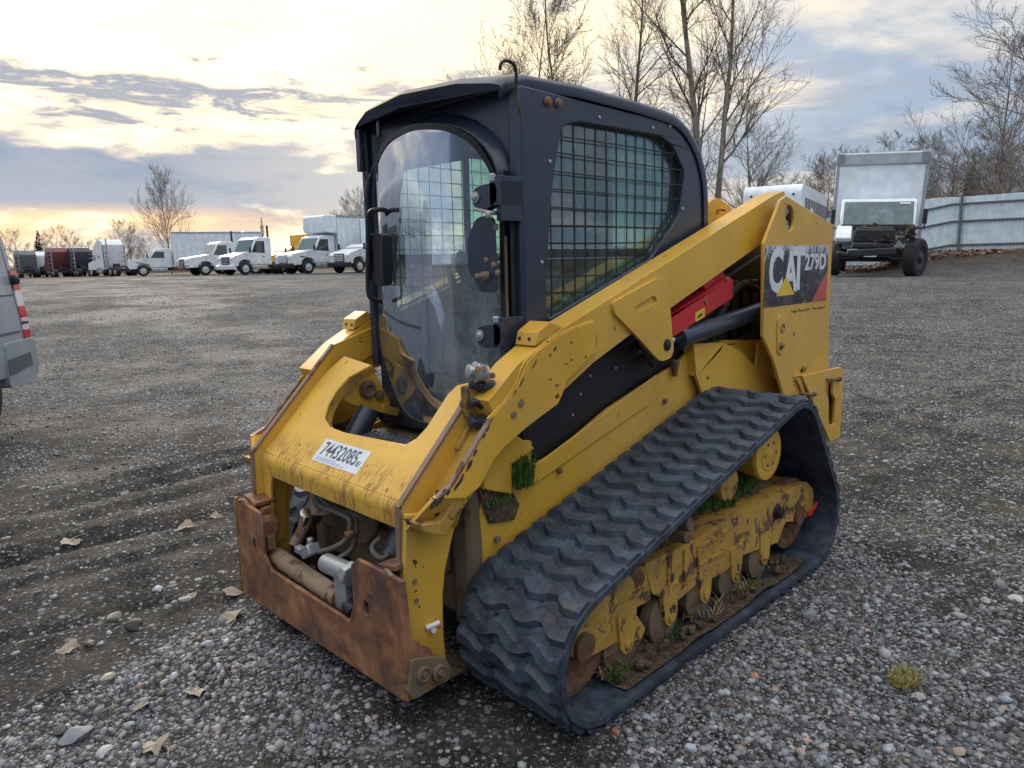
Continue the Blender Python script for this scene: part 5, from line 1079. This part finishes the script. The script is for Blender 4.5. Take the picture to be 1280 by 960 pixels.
    if boxm:
        mb = MB(); mb.b2(end, xb, -1.25, 1.25, 1.02, bh); bx_ = part('box_body', mb, boxm, t, .03)
        for s in (1, -1):
            mb = MB(); mb.b2(end-.01, xb+.01, s*1.255, s*1.275, bh-.14, bh+.01); mb2 = MB(); mb2.b2(end-.01, xb+.01, s*1.255, s*1.275, 1.0, 1.12)
            part('side_rail', mb, m_alu, bx_); part('side_rail', mb2, m_alu, bx_)
            for k in range(int(bl/.6)): mb = MB(); mb.b2(xb-.6*k-.31, xb-.6*k-.30, s*1.250, s*1.254, 1.12, bh-.14); part('seam', mb, m_alu, bx_)
        for yy in (-1.22, 1.22): mb = MB(); mb.b2(xb, xb+.03, yy-.04, yy+.04, 1.02, bh); part('corner_post', mb, m_alu, bx_)
        if over: mb = MB(); mb.ext([(xb-.05, ch+.12), (xb+over, ch+.22), (xb+over+.12, ch+.5), (xb+over+.05, bh-.1), (xb+over-.1, bh), (xb-.05, bh)], -1.24, 1.24); part('cab_over_box', mb, boxm, bx_, .06, seg=3)
    else:
        mb = MB(); mb.cyl((xb+.05, h*.5, .8), (xb+.05, h*.5, ch+.9), .08, n=12); part('exhaust_stack', mb, m_bump, t)
        mb = MB(); mb.box((end+1.4, 0, .98), (1.0, .9, .12)); part('fifth_wheel', mb, m_bump, t, .03)
    return t
conv('box_truck', 'white bonneted truck with a long plain white box, leftmost of the box trucks', 178, 68, 62, m_tw, boxm=m_box, bl=8.0, bh=4.0, ch=2.5, gr=m_gry)
conv('semi_truck', 'dirty white day cab tractor with broken front end and dark exhaust stack', 250, 61, 46, m_tw, damaged=True, ch=2.75, hood=1.5)
conv('semi_truck', 'tall white sleeper tractor half hidden behind the dirty broken one', 276, 74, 58, m_tw, sleeper=1.6, ch=3.2)
conv('cab_truck', 'white truck with wide chrome grille standing in front of the yellow truck', 296, 55, 36, m_tw, ch=2.8, hood=.95)
conv('flatbed_truck', 'yellow bonneted truck mostly hidden behind its white neighbours', 342, 60, 40, m_tyl, ch=2.2, hood=1.1, boxm=m_tyl, bl=1.2, bh=3.2)
conv('box_truck', 'white box truck with cab-over box and black damaged wing', 374, 53, 38, m_tw, boxm=m_box, bl=7.0, bh=4.2, over=1.1, ch=2.75, hood=1.35, gr=m_alu)
conv('box_truck', 'smaller white box truck with low cab and black bumper beside the loader cab', 436, 52, 34, m_tw, boxm=m_box, bl=4.6, bh=3.9, ch=2.05, hood=.9, gr=m_bump)
def tractor_rear(name, label, u, D, head, mt, hh=3.5, fair=True):
    loc, rz = place(u, D, head); t = thing(name, label, 'truck', loc, rz, 'sleeper tractors in the far left row')
    mb = MB(); mb.ext([(-.2, .9), (-.2, hh-.55), (.4, hh), (1.6, hh-.1), (2.5, hh-.75), (2.9, hh-1.35), (3.1, 1.8), (4.5, 1.5), (4.6, .7), (-.1, .7)], -1.15, 1.15); cb_ = part('sleeper_cab', mb, mt, t, .08, seg=3)
    for s in (1, -1):
        mb = MB(); mb.ext([(2.1, 1.8), (2.1, 2.45), (2.65, 2.45), (2.95, 1.8)], s*1.155, s*1.165); part('side_window', mb, m_dglass, t)
        mb = MB(); mb.ext([(1.0, 2.0), (1.0, 2.4), (1.5, 2.4), (1.5, 2.0)], s*1.155, s*1.165); part('bunk_window', mb, m_dglass, t)
        mb = MB(); mb.ext([(-.25, .8), (-.25, hh-.6), (-.05, hh-.55), (-.05, .8)], s*1.17, s*1.13); part('side_extender', mb, m_gry, t)
        for k in range(4): mb = MB(); mb.b2(-.28, -.26, s*.8, s*1.1, 1.2+.5*k, 1.26+.5*k); part('catwalk_rung', mb, m_alu, t)
        mb = MB(); mb.ext(roundpoly([(2.2, .45), (.6, .45), (.6, .95), (2.2, .95)], .1, 3), s*.8, s*1.15); part('fuel_tank', mb, m_alu, t, .03)
        wheel(t, 3.9, s*1.0)
        for xx in (-1.5, -2.8): wheel(t, xx, s*.9, w_=.5, rim=m_alu)
    mb = MB(); mb.b2(-3.7, 3.8, -.42, .42, .55, .80); part('chassis_rail', mb, m_bump, t)
    mb = MB(); mb.box((-2.1, 0, 1.02), (1.1, .95, .14)); part('fifth_wheel', mb, m_bump, t, .03); mb = MB(); mb.b2(-.8, -.3, -.3, .3, .8, 1.4); part('deck_box', mb, m_bump, t, .03)
    mb = MB(); mb.cyl((-.35, .8, .8), (-.35, .8, hh+.1), .07, n=10); part('exhaust_stack', mb, m_alu, t)
    return t
tractor_rear('semi_tractor', 'grey sleeper tractor at the far left seen from behind', 33, 95, 142, m_gry)
tractor_rear('semi_tractor', 'silver grey sleeper tractor between the grey and the dark red one', 52, 98, 140, m_box, 3.4)
tractor_rear('semi_tractor', 'dark red sleeper tractor in the far left row', 74, 93, 140, m_dred, 3.7)
tractor_rear('semi_tractor', 'navy blue sleeper tractor beside the dark red one', 102, 92, 138, m_nvy, 3.6)
tractor_rear('semi_tractor', 'white sleeper tractor with black rungs next to the long white box truck', 143, 84, 130, m_tw, 4.1)
tractor_rear('semi_tractor', 'second navy tractor squeezed behind the white sleeper tractor', 118, 98, 138, m_nvy, 3.5)

# right: damaged box truck nose on, with its bonnet missing
loc, rz = place(1091, 21.5, 25); t = thing('damaged_box_truck', 'white box truck with its bonnet gone and black engine exposed, beside the white fence', 'truck', loc, rz)
t.rotation_euler = (R(-2.4), 0, rz)
mb = MB(); mb.b2(-8.5, -1.75, -1.27, 1.27, 1.05, 3.72); bx_ = part('box_body', mb, m_box, t, .02)
mb = MB(); mb.ext([(-1.76, 3.35), (-1.70, 3.40), (-1.73, 3.72), (-1.80, 3.76), (-8.5, 3.76), (-8.5, 3.72), (-1.80, 3.72)], -1.28, 1.28); part('top_cap', mb, m_alu, bx_, .01)
for s in (1, -1):
    mb = MB(); mb.b2(-1.76, -1.735, s*1.18, s*1.285, 1.05, 3.42); part('corner_post', mb, m_alu, bx_, .01)
    mb = MB(); mb.b2(-1.85, -1.69, s*1.06, s*1.295, 3.42, 3.74); part('corner_casting', mb, paint('grey_plastic', (.25, .27, .32), dirt=.2) if s > 0 else bpy.data.materials['grey_plastic'], bx_, .03)
    for k in range(16): mb = MB(); mb.cyl((-1.735, s*1.235, 1.15+.14*k), (-1.728, s*1.235, 1.15+.14*k), .012, n=6); part('rivet', mb, m_bump, bx_)
cabp = [(-.35, 1.10), (-.30, 1.50), (-.75, 2.22), (-.95, 2.30), (-1.6, 2.32), (-1.6, .8), (-.35, .8)]
mb = MB(); mb.ext(cabp, -1.02, 1.02); part('cab', mb, m_tw, t, .05, seg=3)
mb = MB(); mb.ext([(-.285, 1.52), (-.715, 2.20), (-.745, 2.18), (-.315, 1.50)], -.93, .93); wsn = part('windscreen', mb, m_sglass, t, .01)
mb = MB(); mb.ext([(.56, 2.115), (.84, 2.115), (.84, 2.17), (.56, 2.17)], 0, .01, lambda a, b, c: (-.675+c+(2.17-b)*.62, a*1., b)); part('windscreen_sticker', mb, m_white, wsn)
mb = MB(); mb.b2(-.42, -.22, -.98, .98, 1.36, 1.52); part('cowl', mb, m_bump, t, .03)
for s in (1, -1):
    mb = MB(); mb.ext([(-.45, 1.55), (-.80, 2.15), (-1.35, 2.15), (-1.35, 1.5)], s*1.02, s*1.035); part('side_window', mb, m_dglass, t, .01)
    mb = MB(); mb.box((-.35, s*1.22, 1.75), (.08, .12, .42)); mb.tube([(-.4, s*1.0, 1.42), (-.35, s*1.2, 1.42), (-.35, s*1.24, 1.6)], .025, 6); part('mirror', mb, m_bump, t, .02)
wheel(t, .25, 1.04, .56, .36, m_bump); w0_ = [c_ for c_ in t.children if c_.name.startswith('wheel')][-1]; cc_ = Matrix.Translation((.25, 1.04, .56)); w0_.matrix_local = cc_ @ Matrix.Rotation(R(-24), 4, 'Z') @ cc_.inverted(); wheel(t, .15, -1.02, .48, .28, m_rim); wheel(t, -6.5, 1.0, .5, .5); wheel(t, -6.5, -1.0, .5, .5)
mb = MB(); mb.b2(-.2, .50, -.55, .42, .95, 1.42); mb.b2(.48, .56, -.60, .46, .98, 1.36); mb.b2(.5, .72, -.62, .45, .80, .97); rd = part('radiator', mb, m_bump, t, .04)
mb = MB(); mb.box((.85, -.10, .70), (.14, 1.25, .20), Matrix.Rotation(R(4), 3, 'X')); mb.box((.8, -.75, .62), (.2, .5, .12), Matrix.Rotation(R(-14), 3, 'X')); part('bumper_remains', mb, m_bump, t, .03)
mb = MB(); mb.ext([(-.35, 1.50), (.35, 1.36), (.66, 1.10), (.60, .98), (.40, 1.05), (.15, 1.14), (-.15, 1.10), (-.35, .85)], -1.08, -.66); part('torn_wing', mb, m_tw, t, .03)
random.seed(3); mb = MB()
for k in range(60):
    a = Vector((random.uniform(-.2, .75), random.uniform(-.35, .95), random.uniform(.75, 1.45)));
    if k < 30: mb.box(a, (random.uniform(.05, .25), random.uniform(.05, .25), random.uniform(.03, .2)), Matrix.Rotation(random.uniform(-1, 1), 3, 'Z') @ Matrix.Rotation(random.uniform(-1, 1), 3, 'X'))
    else: mb.tube([a, a+Vector((random.uniform(-.2, .2), random.uniform(-.2, .2), random.uniform(-.2, .1))), a+Vector((random.uniform(-.3, .3), random.uniform(-.3, .3), random.uniform(-.3, .1)))], .015, 5, 3)
part('exposed_engine', mb, m_inner, t, smooth=30)['kind'] = 'stuff'
mb = MB(); mb.b2(-8., .8, -.45, -.30, .55, .8); mb.b2(-8., .8, .30, .45, .55, .8); mb.cyl((.15, -.9, .5), (.15, .9, .5), .07, n=10); part('chassis_rail', mb, m_bump, t)

# white trailer behind the loader's tower
loc, rz = place(962, 33, 30); t = thing('parked_trailer', 'white trailer with rounded front and dark striped side, just behind the loader tower', 'trailer', loc, rz); t.location = (loc[0], loc[1], loc[2]); 
mb = MB(); mb.ext(roundpoly([(0, .9), (0, 3.45), (-.25, 3.75), (-9, 3.75), (-9, .9)], .25, 5), -1.25, 1.25); bd = part('trailer_body', mb, m_box, t, .10, seg=4)
for s in (1, -1):
    for k in range(9): mb = MB(); mb.ext([(-1.0-.9*k, 3.2), (-1.72-.9*k, 3.2), (-1.72-.9*k, 1.4), (-1.0-.9*k, 1.4)], s*1.252, s*1.262); part('dark_side_panel', mb, paint('faded_mauve_panel', (.20, .19, .23), dirt=.2) if (s > 0 and k == 0) else bpy.data.materials['faded_mauve_panel'], bd)
    mb = MB(); mb.ext(circle((-3.2, 1.9), .95, 28), s*1.262, s*1.268); em = part('pale_round_emblem', mb, m_box, bd)
    mb = MB(); mb.ext(circle((-3.3, 1.9), .38, 20, .42), s*1.268, s*1.274); part('red_emblem_centre', mb, paint('faded_red_emblem', (.30, .10, .11), dirt=.1) if s > 0 else bpy.data.materials['faded_red_emblem'], em)
    for xx in (-6.5, -7.7): wheel(t, xx, s*1.0)
for yy in (-.9, .9): mb = MB(); mb.cyl((-.01, yy, 3.3), (.03, yy, 3.3), .05, n=10); part('marker_lamp', mb, m_bump, t)
mb = MB(); mb.b2(-1.4, -1.2, -.8, -.6, 0, .92); mb.b2(-1.4, -1.2, .6, .8, 0, .92); part('landing_gear', mb, m_bump, t)

# fence of white corrugated sheets
fx0, fx1 = far(1030, 37), far(1420, 29); a = Vector((*fx0, 0)); b = Vector((*fx1, 0)); ln = (b-a).length; dr = (b-a).normalized(); nb_ = Vector((-dr.y, dr.x, 0))
if nb_.dot(FW3) > 0: nb_ = -nb_          # towards the camera
fence = thing('sheet_metal_fence', 'long white corrugated metal fence with three rails at the right', 'fence', (*fx0, 0))
m_fence = paint('white_fence_sheet', (.76, .87, .93), dirt=.25, rough=.45, dirtc=(.40, .43, .42)); m_rail = paint('grey_fence_rail', (.13, .15, .17), dirt=.3)
pw = .92; npan = int(ln/pw)
def fz(p): return hgt(p.x, p.y, False)-.03
for i in range(npan):
    p0 = a+dr*pw*i; p1 = a+dr*pw*(i+1); mb = MB(); rows = []
    for j in range(25):
        q = p0.lerp(p1, j/24); o_ = nb_*(.018 if j % 4 in (1, 2) else -.018)+nb_*(-.004*(i % 2)); zz = fz(q); hh_ = 2.42+.01*((i*7) % 3)
        rows.append([tuple(q+o_+Vector((0, 0, zz))-Vector(fence.location)), tuple(q+o_+Vector((0, 0, zz+hh_))-Vector(fence.location))])
    mb.grid(rows); rows2 = [[tuple(Vector(p_)-nb_*.004) for p_ in r_] for r_ in rows]; mb.grid(rows2); part('fence_panel', mb, m_fence, fence, smooth=0)
for hh_ in (.30, 1.35, 2.12):
    mb = MB()
    for i in range(0, npan, 3):
        p0 = a+dr*pw*i+nb_*.05; p1 = a+dr*pw*(i+3)+nb_*.05; mb.cyl(p0+Vector((0, 0, fz(p0)+hh_))-Vector(fence.location), p1+Vector((0, 0, fz(p1)+hh_))-Vector(fence.location), .045, n=6)
    part('fence_rail', mb, m_rail, fence)
for i in range(0, npan, 3):
    p0 = a+dr*pw*(i+.4)+nb_*.12; mb = MB(); mb.b2(-.05, .05, -.05, .05, -.1, 2.5); mb.v = [tuple(Vector(v)+p0+Vector((0, 0, fz(p0)))-Vector(fence.location)) for v in mb.v]; part('fence_post', mb, m_rail, fence)

# silver van cut by the left edge, tail towards the yard
d_ = 7.15; p_ = CAM[:2]+FH*d_-RH*(603/FPX*d_)   # rear left bumper corner on the ground plan
van = thing('silver_van', 'silver grey van with tall red and white tail lamp cut by the left picture edge', 'van', (float(p_[0]), float(p_[1]), hgt(float(p_[0]), float(p_[1]), False)))
f3 = (-FW3*_c(R(14))+RT3*_s(R(14))).normalized(); van.rotation_euler = (0, 0, math.atan2(f3.y, f3.x))
m_van = paint('silver_van_paint', (.36, .40, .46), dirt=.2, rough=.3, metal=.2); m_vdark = paint('van_grey_plastic', (.10, .115, .13), dirt=.2, rough=.6); m_tail = paint('red_lamp_plastic', (.62, .012, .018), dirt=0, rough=.12); m_tailw = paint('white_lamp_plastic', (.75, .70, .70), dirt=0, rough=.12)
# cross section loft: rear end at x=0 (slightly sloped), left side at y=0 going to -y
def vsec(x_, top=2.02, lean=0.):
    sec = [(.0, .42), (.012, .62), (.005, .95), (-.01, 1.15), (-.02, 1.32), (-.045, 1.62), (-.075, 1.80), (-.12, top-.10), (-.22, top), (-.90, top+.06)]
    full = sec+[(-1.86-a_, b_) for a_, b_ in reversed(sec)]
    return [(x_+lean*max(0, b_-.9), a_, b_) for a_, b_ in full]
mb = MB(); rows = [vsec(0, 2.16, .10), vsec(.08, 2.2, .10), vsec(.5, 2.2), vsec(1.5, 2.2), vsec(3.2, 2.2), vsec(3.8, 2.1), vsec(4.3, 1.9), ]
rows[0] = [(x_+.02, a_*.9-.09, b_*.985) for x_, a_, b_ in rows[0]]
mb.grid(rows); mb.add(rows[0], [tuple(range(len(rows[0])))]); mb.add(rows[-1], [tuple(range(len(rows[-1])))]); vb = part('van_body', mb, m_van, van, smooth=50)
mb = MB(); mb.ext(roundpoly([(4.2, .42), (4.9, .42), (4.95, .8), (4.7, 1.0), (4.1, 1.2)], .08, 3), -1.75, -.1); part('bonnet', mb, m_van, vb, .05)
def side_patch(z0, z1, x0_, x1_, off, n_=6):
    prof = [(.0, .42), (.012, .62), (.005, .95), (-.01, 1.15), (-.02, 1.32), (-.045, 1.62), (-.075, 1.80), (-.12, 2.05)]
    def yy(z_):
        for (a0, b0), (a1, b1) in zip(prof, prof[1:]):
            if b0 <= z_ <= b1: return a0+(a1-a0)*(z_-b0)/(b1-b0)
        return prof[0][0]
    mb = MB(); o1, o2 = [], []
    for i in range(n_+1):
        z_ = z0+(z1-z0)*i/n_; l_ = .10*max(0, z_-.9); o1.append([(x0_+l_, yy(z_)+off, z_), (x1_+l_, yy(z_)+off, z_)]); o2.append([(x0_+l_, yy(z_)-.02, z_), (x1_+l_, yy(z_)-.02, z_)])
    mb.grid(o1); mb.grid(o2)
    mb.add(o1[0]+o2[0], [(0, 1, 3, 2)]); mb.add(o1[-1]+o2[-1], [(0, 1, 3, 2)])
    for j in (0, 1): mb.grid([[r1[j], r2[j]] for r1, r2 in zip(o1, o2)])
    return mb
for z0, z1, mt in ((.74, .82, m_tail), (.825, .87, m_tailw), (.875, .90, m_bump), (.905, .935, m_tailw), (.94, 1.05, m_tail), (1.055, 1.20, m_tailw), (1.205, 1.40, m_tail)):
    part('tail_lamp', side_patch(z0, z1, -.015, .14, .008), mt, vb)
part('body_seam', side_patch(1.155, 1.17, .16, 4., .003), m_vdark, vb); mb = MB(); mb.b2(.160, .168, -.03, .012, .74, 1.9); part('body_seam', side_patch(.74, 2.0, .160, .168, .003), m_vdark, vb)
part('side_window', side_patch(1.40, 1.80, .50, 1.4, .004), m_dglass, vb); part('side_window', side_patch(1.40, 1.74, 1.45, 2.5, .004), m_dglass, vb)
mb = MB(); mb.lathe((.17, -.02, 1.30), (0, 1, .2), [(0, .045), (.05, .05), (.07, .02)], 12); part('door_hinge', mb, m_bump, vb)
mb = MB(); mb.lathe((.30, -.25, 1.86), (0, 1, .5), [(0, .02), (.04, .02), (.05, .01)], 8); part('hinge_upper', mb, m_bump, vb)
part('side_moulding', side_patch(.80, .825, .2, 4.0, .004), m_vdark, vb)
mb = MB(); mb.ext(roundpoly([(-.09, .40), (-.09, .70), (.02, .73), (.60, .73), (.62, .50), (.62, .32), (.05, .30)], .05, 3), .025, -1.88); part('rear_bumper', mb, m_van, vb, .03)
mb = MB(); mb.ext([(.06, .47), (.08, .60), (.61, .58), (.61, .43)], .031, .02); part('bumper_strip', mb, m_vdark, vb)
wheel(van, 1.15, -.06, .36, .22, m_alu); wheel(van, 3.9, -.10, .34, .22); wheel(van, 1.02, -1.75, .34, .22); wheel(van, 3.9, -1.75, .34, .22)
mb = MB(); mb.b2(.65, 4.0, -1.7, -.15, .25, .45); part('underbody', mb, m_bump, vb)

# ---------------------------------------------------------------- trees
def bark(name, c1, c2):
    m, nt = new_mat(name); n = N(nt); co = n.add('ShaderNodeNewGeometry').outputs['Position']; a = n.noise(n.scale(co, (1, 1, .3)), 5., 6, .7)
    finish(n, nt, n.mix(n.ss(a, .35, .65), c1, c2), .9, 0., None, .2); return m
m_bark = bark('grey_bark', (.12, .105, .08), (.27, .24, .19)); m_twig = bark('brown_twigs', (.10, .08, .062), (.19, .155, .12)); m_far = bark('far_brown_twigs', (.15, .13, .115), (.25, .22, .20))
def vase_tree(h, seed):
    return tree_proto(h, seed, m_far, m_far, kids=(34, 13, 9, 4), lrat=.62, spread=.40, first=.12, rmin=.010, up=.7)
def tree_segments(h, seed, spread=.42, levels=4, kids=(26, 9, 7, 4), fork=False, first=.16, up=.35, lrat=.36, rmin=.008):
    rnd = random.Random(seed); segs = [[], []]
    def grow(p, d, ln, r, lv):
        n_ = (14, 7, 5, 3)[min(lv, 3)]; pts = [p.copy()]; q = p.copy(); dd = d.copy()
        for i in range(n_):
            w_ = (.028, .085, .13, .2)[min(lv, 3)]
            dd = (dd+Vector((rnd.gauss(0, w_), rnd.gauss(0, w_), rnd.gauss(0, w_)+(up*.12 if lv else 0)))).normalized(); q = q+dd*ln/n_; pts.append(q.copy())
        rs = [max(rmin, r*(1-.93*i/n_)) for i in range(n_+1)]
        for i in range(n_): segs[0 if lv == 0 else 1].append((pts[i], pts[i+1], rs[i], rs[i+1], lv))
        if lv >= levels-1: return
        k = kids[lv]
        for j in range(k):
            t = (first if lv == 0 else .12)+(1-(first if lv == 0 else .12))*(j+rnd.random())/k; t = min(t, .985)
            i = min(int(t*n_), n_-1); f = t*n_-i; b_ = pts[i].lerp(pts[i+1], f); rr = rs[i]*(1-f)+rs[i+1]*f; ax = (pts[i+1]-pts[i]).normalized()
            az = rnd.uniform(0, 6.283); side = ax.orthogonal().normalized(); side.rotate(Matrix.Rotation(az, 3, ax)); an = rnd.gauss(.78, .14)*(spread/.42) if lv == 0 else rnd.gauss(.60, .17)
            nd = (ax*_c(an)+side*_s(an)).normalized(); l_ = ln*lrat*(1.15-t*.85)*rnd.uniform(.7, 1.25) if lv == 0 else ln*.48*(1.1-t*.6)*rnd.uniform(.6, 1.25)
            grow(b_, nd, l_, rr*(.50 if lv == 0 else .6), lv+1)
    if fork:
        grow(Vector((0, 0, 0)), Vector((-.07, 0, 1)), h, h*.011, 0); grow(Vector((.15, .05, 0)), Vector((.12, .02, 1)), h*.93, h*.009, 0)
    else: grow(Vector((0, 0, 0)), Vector((0, 0, 1)), h, h*.011, 0)
    return segs
def seg_mesh(name, segs, mat):
    V, Fc = [], []; b = 0
    for p, q, r0, r1, lv in segs:
        n_ = 7 if lv == 0 else (4 if lv == 1 else 3); d = (q-p).normalized(); a = d.orthogonal().normalized(); c = d.cross(a)
        for pp, rr in ((p, r0), (q, r1)):
            for i in range(n_): t = 6.2832*i/n_; V.append(tuple(pp+(a*_c(t)+c*_s(t))*rr))
        for i in range(n_): j = (i+1) % n_; Fc.append((b+i, b+j, b+n_+j, b+n_+i))
        b += 2*n_
    me = bpy.data.meshes.new(name); me.from_pydata(V, [], Fc); me.materials.append(mat); return me
def tree_proto(h, seed, mb_=None, mt=None, **k):
    s = tree_segments(h, seed, **k); return seg_mesh('trunk', s[0], mb_ or m_bark), seg_mesh('crown', s[1], mt or m_twig), h
g_hedge = 'bare trees in the hedgerow behind the fence'
def plant(proto, u, D, h, label, cat='tree', rot=0., group=None, dz=0., name='bare_tree', wide=1.):
    x, y = far(u, D); t = thing(name, label, cat, (x, y, hgt(x, y, False)+dz), rot, group); k = h/proto[2]; t.scale = (k*wide, k*wide, k*(.8 if group == g_hedge else 1.))
    for me, nm in zip(proto[:2], ('trunk', 'crown')): o = bpy.data.objects.new(nm, me); col.objects.link(o); o.parent = t
    return t
TA = tree_proto(24, 11, fork=True, kids=(20, 12, 9, 4), lrat=.34, spread=.34, first=.24, rmin=.0075)
TB = tree_proto(22, 5, kids=(24, 13, 9, 4), lrat=.36, spread=.36, first=.16, rmin=.008)
TC = tree_proto(14, 8, m_far, m_far, kids=(26, 13, 11, 4), lrat=.50, spread=.46, first=.10, rmin=.0075, up=.5)
TD = tree_proto(12, 21, m_far, m_far, kids=(26, 12, 10, 4), lrat=.50, spread=.52, first=.06, rmin=.0075, up=.5)
plant(TA, 886, 44, 25, 'tallest bare tree with two forked pale trunks right behind the cab', rot=2.2)
plant(TB, 792, 50, 21, 'bare tree with dark trunk rising over the middle of the cab roof', rot=.5)
plant(TB, 712, 54, 22, 'slim bare tree left of the dark trunked one over the cab roof', rot=2.4, wide=.8)
plant(TC, 650, 58, 19, 'faint bare tree at the left of the group over the cab visor', rot=1.1)
plant(TC, 940, 48, 10.2, 'smaller twiggy bare tree just right of the forked tree', rot=3.)
plant(TD, 868, 56, 14, 'low bare tree behind the forked trunks', rot=.3)
plant(vase_tree(14, 33), 214, 92, 11.6, wide=.72, label='lone round crowned bare tree above the long white box truck', rot=.7)
plant(TD, 1278, 38, 13.0, 'large bare tree cut by the right picture edge', rot=4.)
plant(TC, 1238, 46, 12.5, 'thin bare tree left of the one at the right picture edge', rot=2.)
g = 'bare trees in the hedgerow behind the fence'
hl = 'bare brown tree in the dense hedgerow behind the white fence and trailer'
for i, (u, D, h) in enumerate(((1010, 62, 10), (1045, 66, 11.5), (1085, 70, 12), (1120, 66, 12), (1152, 60, 10.5), (1180, 56, 10.8), (1205, 60, 9), (1228, 58, 9), (1255, 54, 10), (1282, 56, 11), (1000, 75, 10), (1030, 72, 11), (1065, 78, 12), (1165, 74, 10), (1195, 76, 9), (1218, 70, 9.5), (1270, 66, 10.5), (985, 64, 8.5), (960, 70, 9.5), (1135, 78, 11), (1105, 84, 12.5), (1240, 74, 9.5))):
    plant((TC, TD)[i % 2], u, D, h, hl, rot=i*1.3, group=g)
g2 = 'far bare trees behind the left truck row'
for i, (u, D, h) in enumerate(((22, 120, 7), (72, 110, 7), (88, 115, 6.5), (100, 125, 6), (155, 110, 7.5), (166, 118, 8), (128, 130, 6), (36, 130, 5.5), (184, 130, 6), (452, 120, 12), (440, 125, 11), (430, 140, 10), (468, 130, 11), (60, 125, 6.5), (112, 140, 6), (8, 118, 7))):
    plant(TD, u, D, h, 'small bare tree low on the horizon behind the left truck row' if u < 300 else 'faint bare treetop behind the truck boxes beside the cab', rot=i*.9, group=g2 if u < 300 else 'faint treetops beside the cab')
m_fir = grass_mat('conifer_needles', (.018, .03, .02), (.04, .06, .035))
def conifer(u, D, h, label, w_=.22):
    x, y = far(u, D); t = thing('conifer_tree', label, 'tree', (x, y, hgt(x, y, False))); mb = MB(); mb.cyl((0, 0, 0), (0, 0, h), .012*h, .002*h, n=8); part('trunk', mb, m_bark, t); mb = MB(); rnd = random.Random(int(u))
    for k in range(420):
        z_ = h*(.12+.88*rnd.random()**1.3); a_ = rnd.uniform(0, 6.28); r_ = (h-z_)*w_*rnd.uniform(.5, 1.2)+.1; b_ = Vector((0, 0, z_)); e = Vector((_c(a_)*r_, _s(a_)*r_, z_-r_*.25)); sd = Vector((-_s(a_), _c(a_), 0))*r_*.22
        mb.add([b_, b_.lerp(e, .6)+sd, e, b_.lerp(e, .6)-sd+Vector((0, 0, -.1))], [(0, 1, 2), (0, 2, 3)])
    me = bpy.data.meshes.new('crown'); me.from_pydata(mb.v, [], mb.f); me.materials.append(m_fir); o = bpy.data.objects.new('crown', me); col.objects.link(o); o.parent = t
conifer(52, 100, 6.3, 'dark conifer above the grey tractors at the far left', .34); conifer(1207, 64, 8.2, 'small dark conifer behind the white fence', .26)
conifer(331, 110, 8, 'tiny dark conifer top behind the truck with the chrome grille', .15)
# distant wooded ridge
mb = MB(); mb2 = MB(); rows = []
for i in range(160):
    u_ = YAW+R(-60)+R(120)*i/159; rr = 190; hh_ = 2.6+2.0*noise.noise((i*.12, 1, 2))+1.2*noise.noise((i*.7, 5, 2)); x, y = CAM[0]+rr*_c(u_), CAM[1]+rr*_s(u_); x2, y2 = CAM[0]+(rr+30)*_c(u_), CAM[1]+(rr+30)*_s(u_)
    rows.append([(x, y, .9), (x*.99+x2*.01, y*.99+y2*.01, .95+hh_*.7), ((x+x2)/2, (y+y2)/2, .95+hh_), (x2, y2, .9)])
mb.grid(rows); o = part('far_woods', mb, m_far, smooth=0); tag(o, 'low brown wooded ridge far behind the yard', 'woods', kind='stuff')
# leaf litter on the bank at the fence foot
P_, F_ = [], []; rnd = random.Random(6); mb = MB()
for k in range(5200):
    u_ = rnd.uniform(1030, 1300); D_ = rnd.uniform(25.5, 36.); x, y = far(u_, D_); z_ = hgt(x, y, False)+.02; s_ = rnd.uniform(.03, .09); a_ = rnd.uniform(0, 6.28); tl = rnd.uniform(-.5, .9)*s_
    c_, s2 = _c(a_)*s_, _s(a_)*s_; mb.add([(x-c_, y-s2, z_), (x+s2, y-c_, z_+abs(tl)), (x+c_, y+s2, z_+.02), (x-s2, y+c_, z_)], [(0, 1, 2, 3)])
me = bpy.data.meshes.new('leaf_litter'); me.from_pydata(mb.v, [], mb.f)
m_lit, nt = new_mat('brown_leaf_litter'); n = N(nt); pc = n.add('ShaderNodeNewGeometry'); finish(n, nt, n.ramp(pc.outputs['Random Per Island'], (0, (.06, .03, .02)), (.5, (.15, .075, .045)), (1, (.28, .17, .11))), .8)
me.materials.append(m_lit); o = bpy.data.objects.new('leaf_litter', me); col.objects.link(o); tag(o, 'brown fallen leaves on the bank below the white fence', 'leaves', kind='stuff')
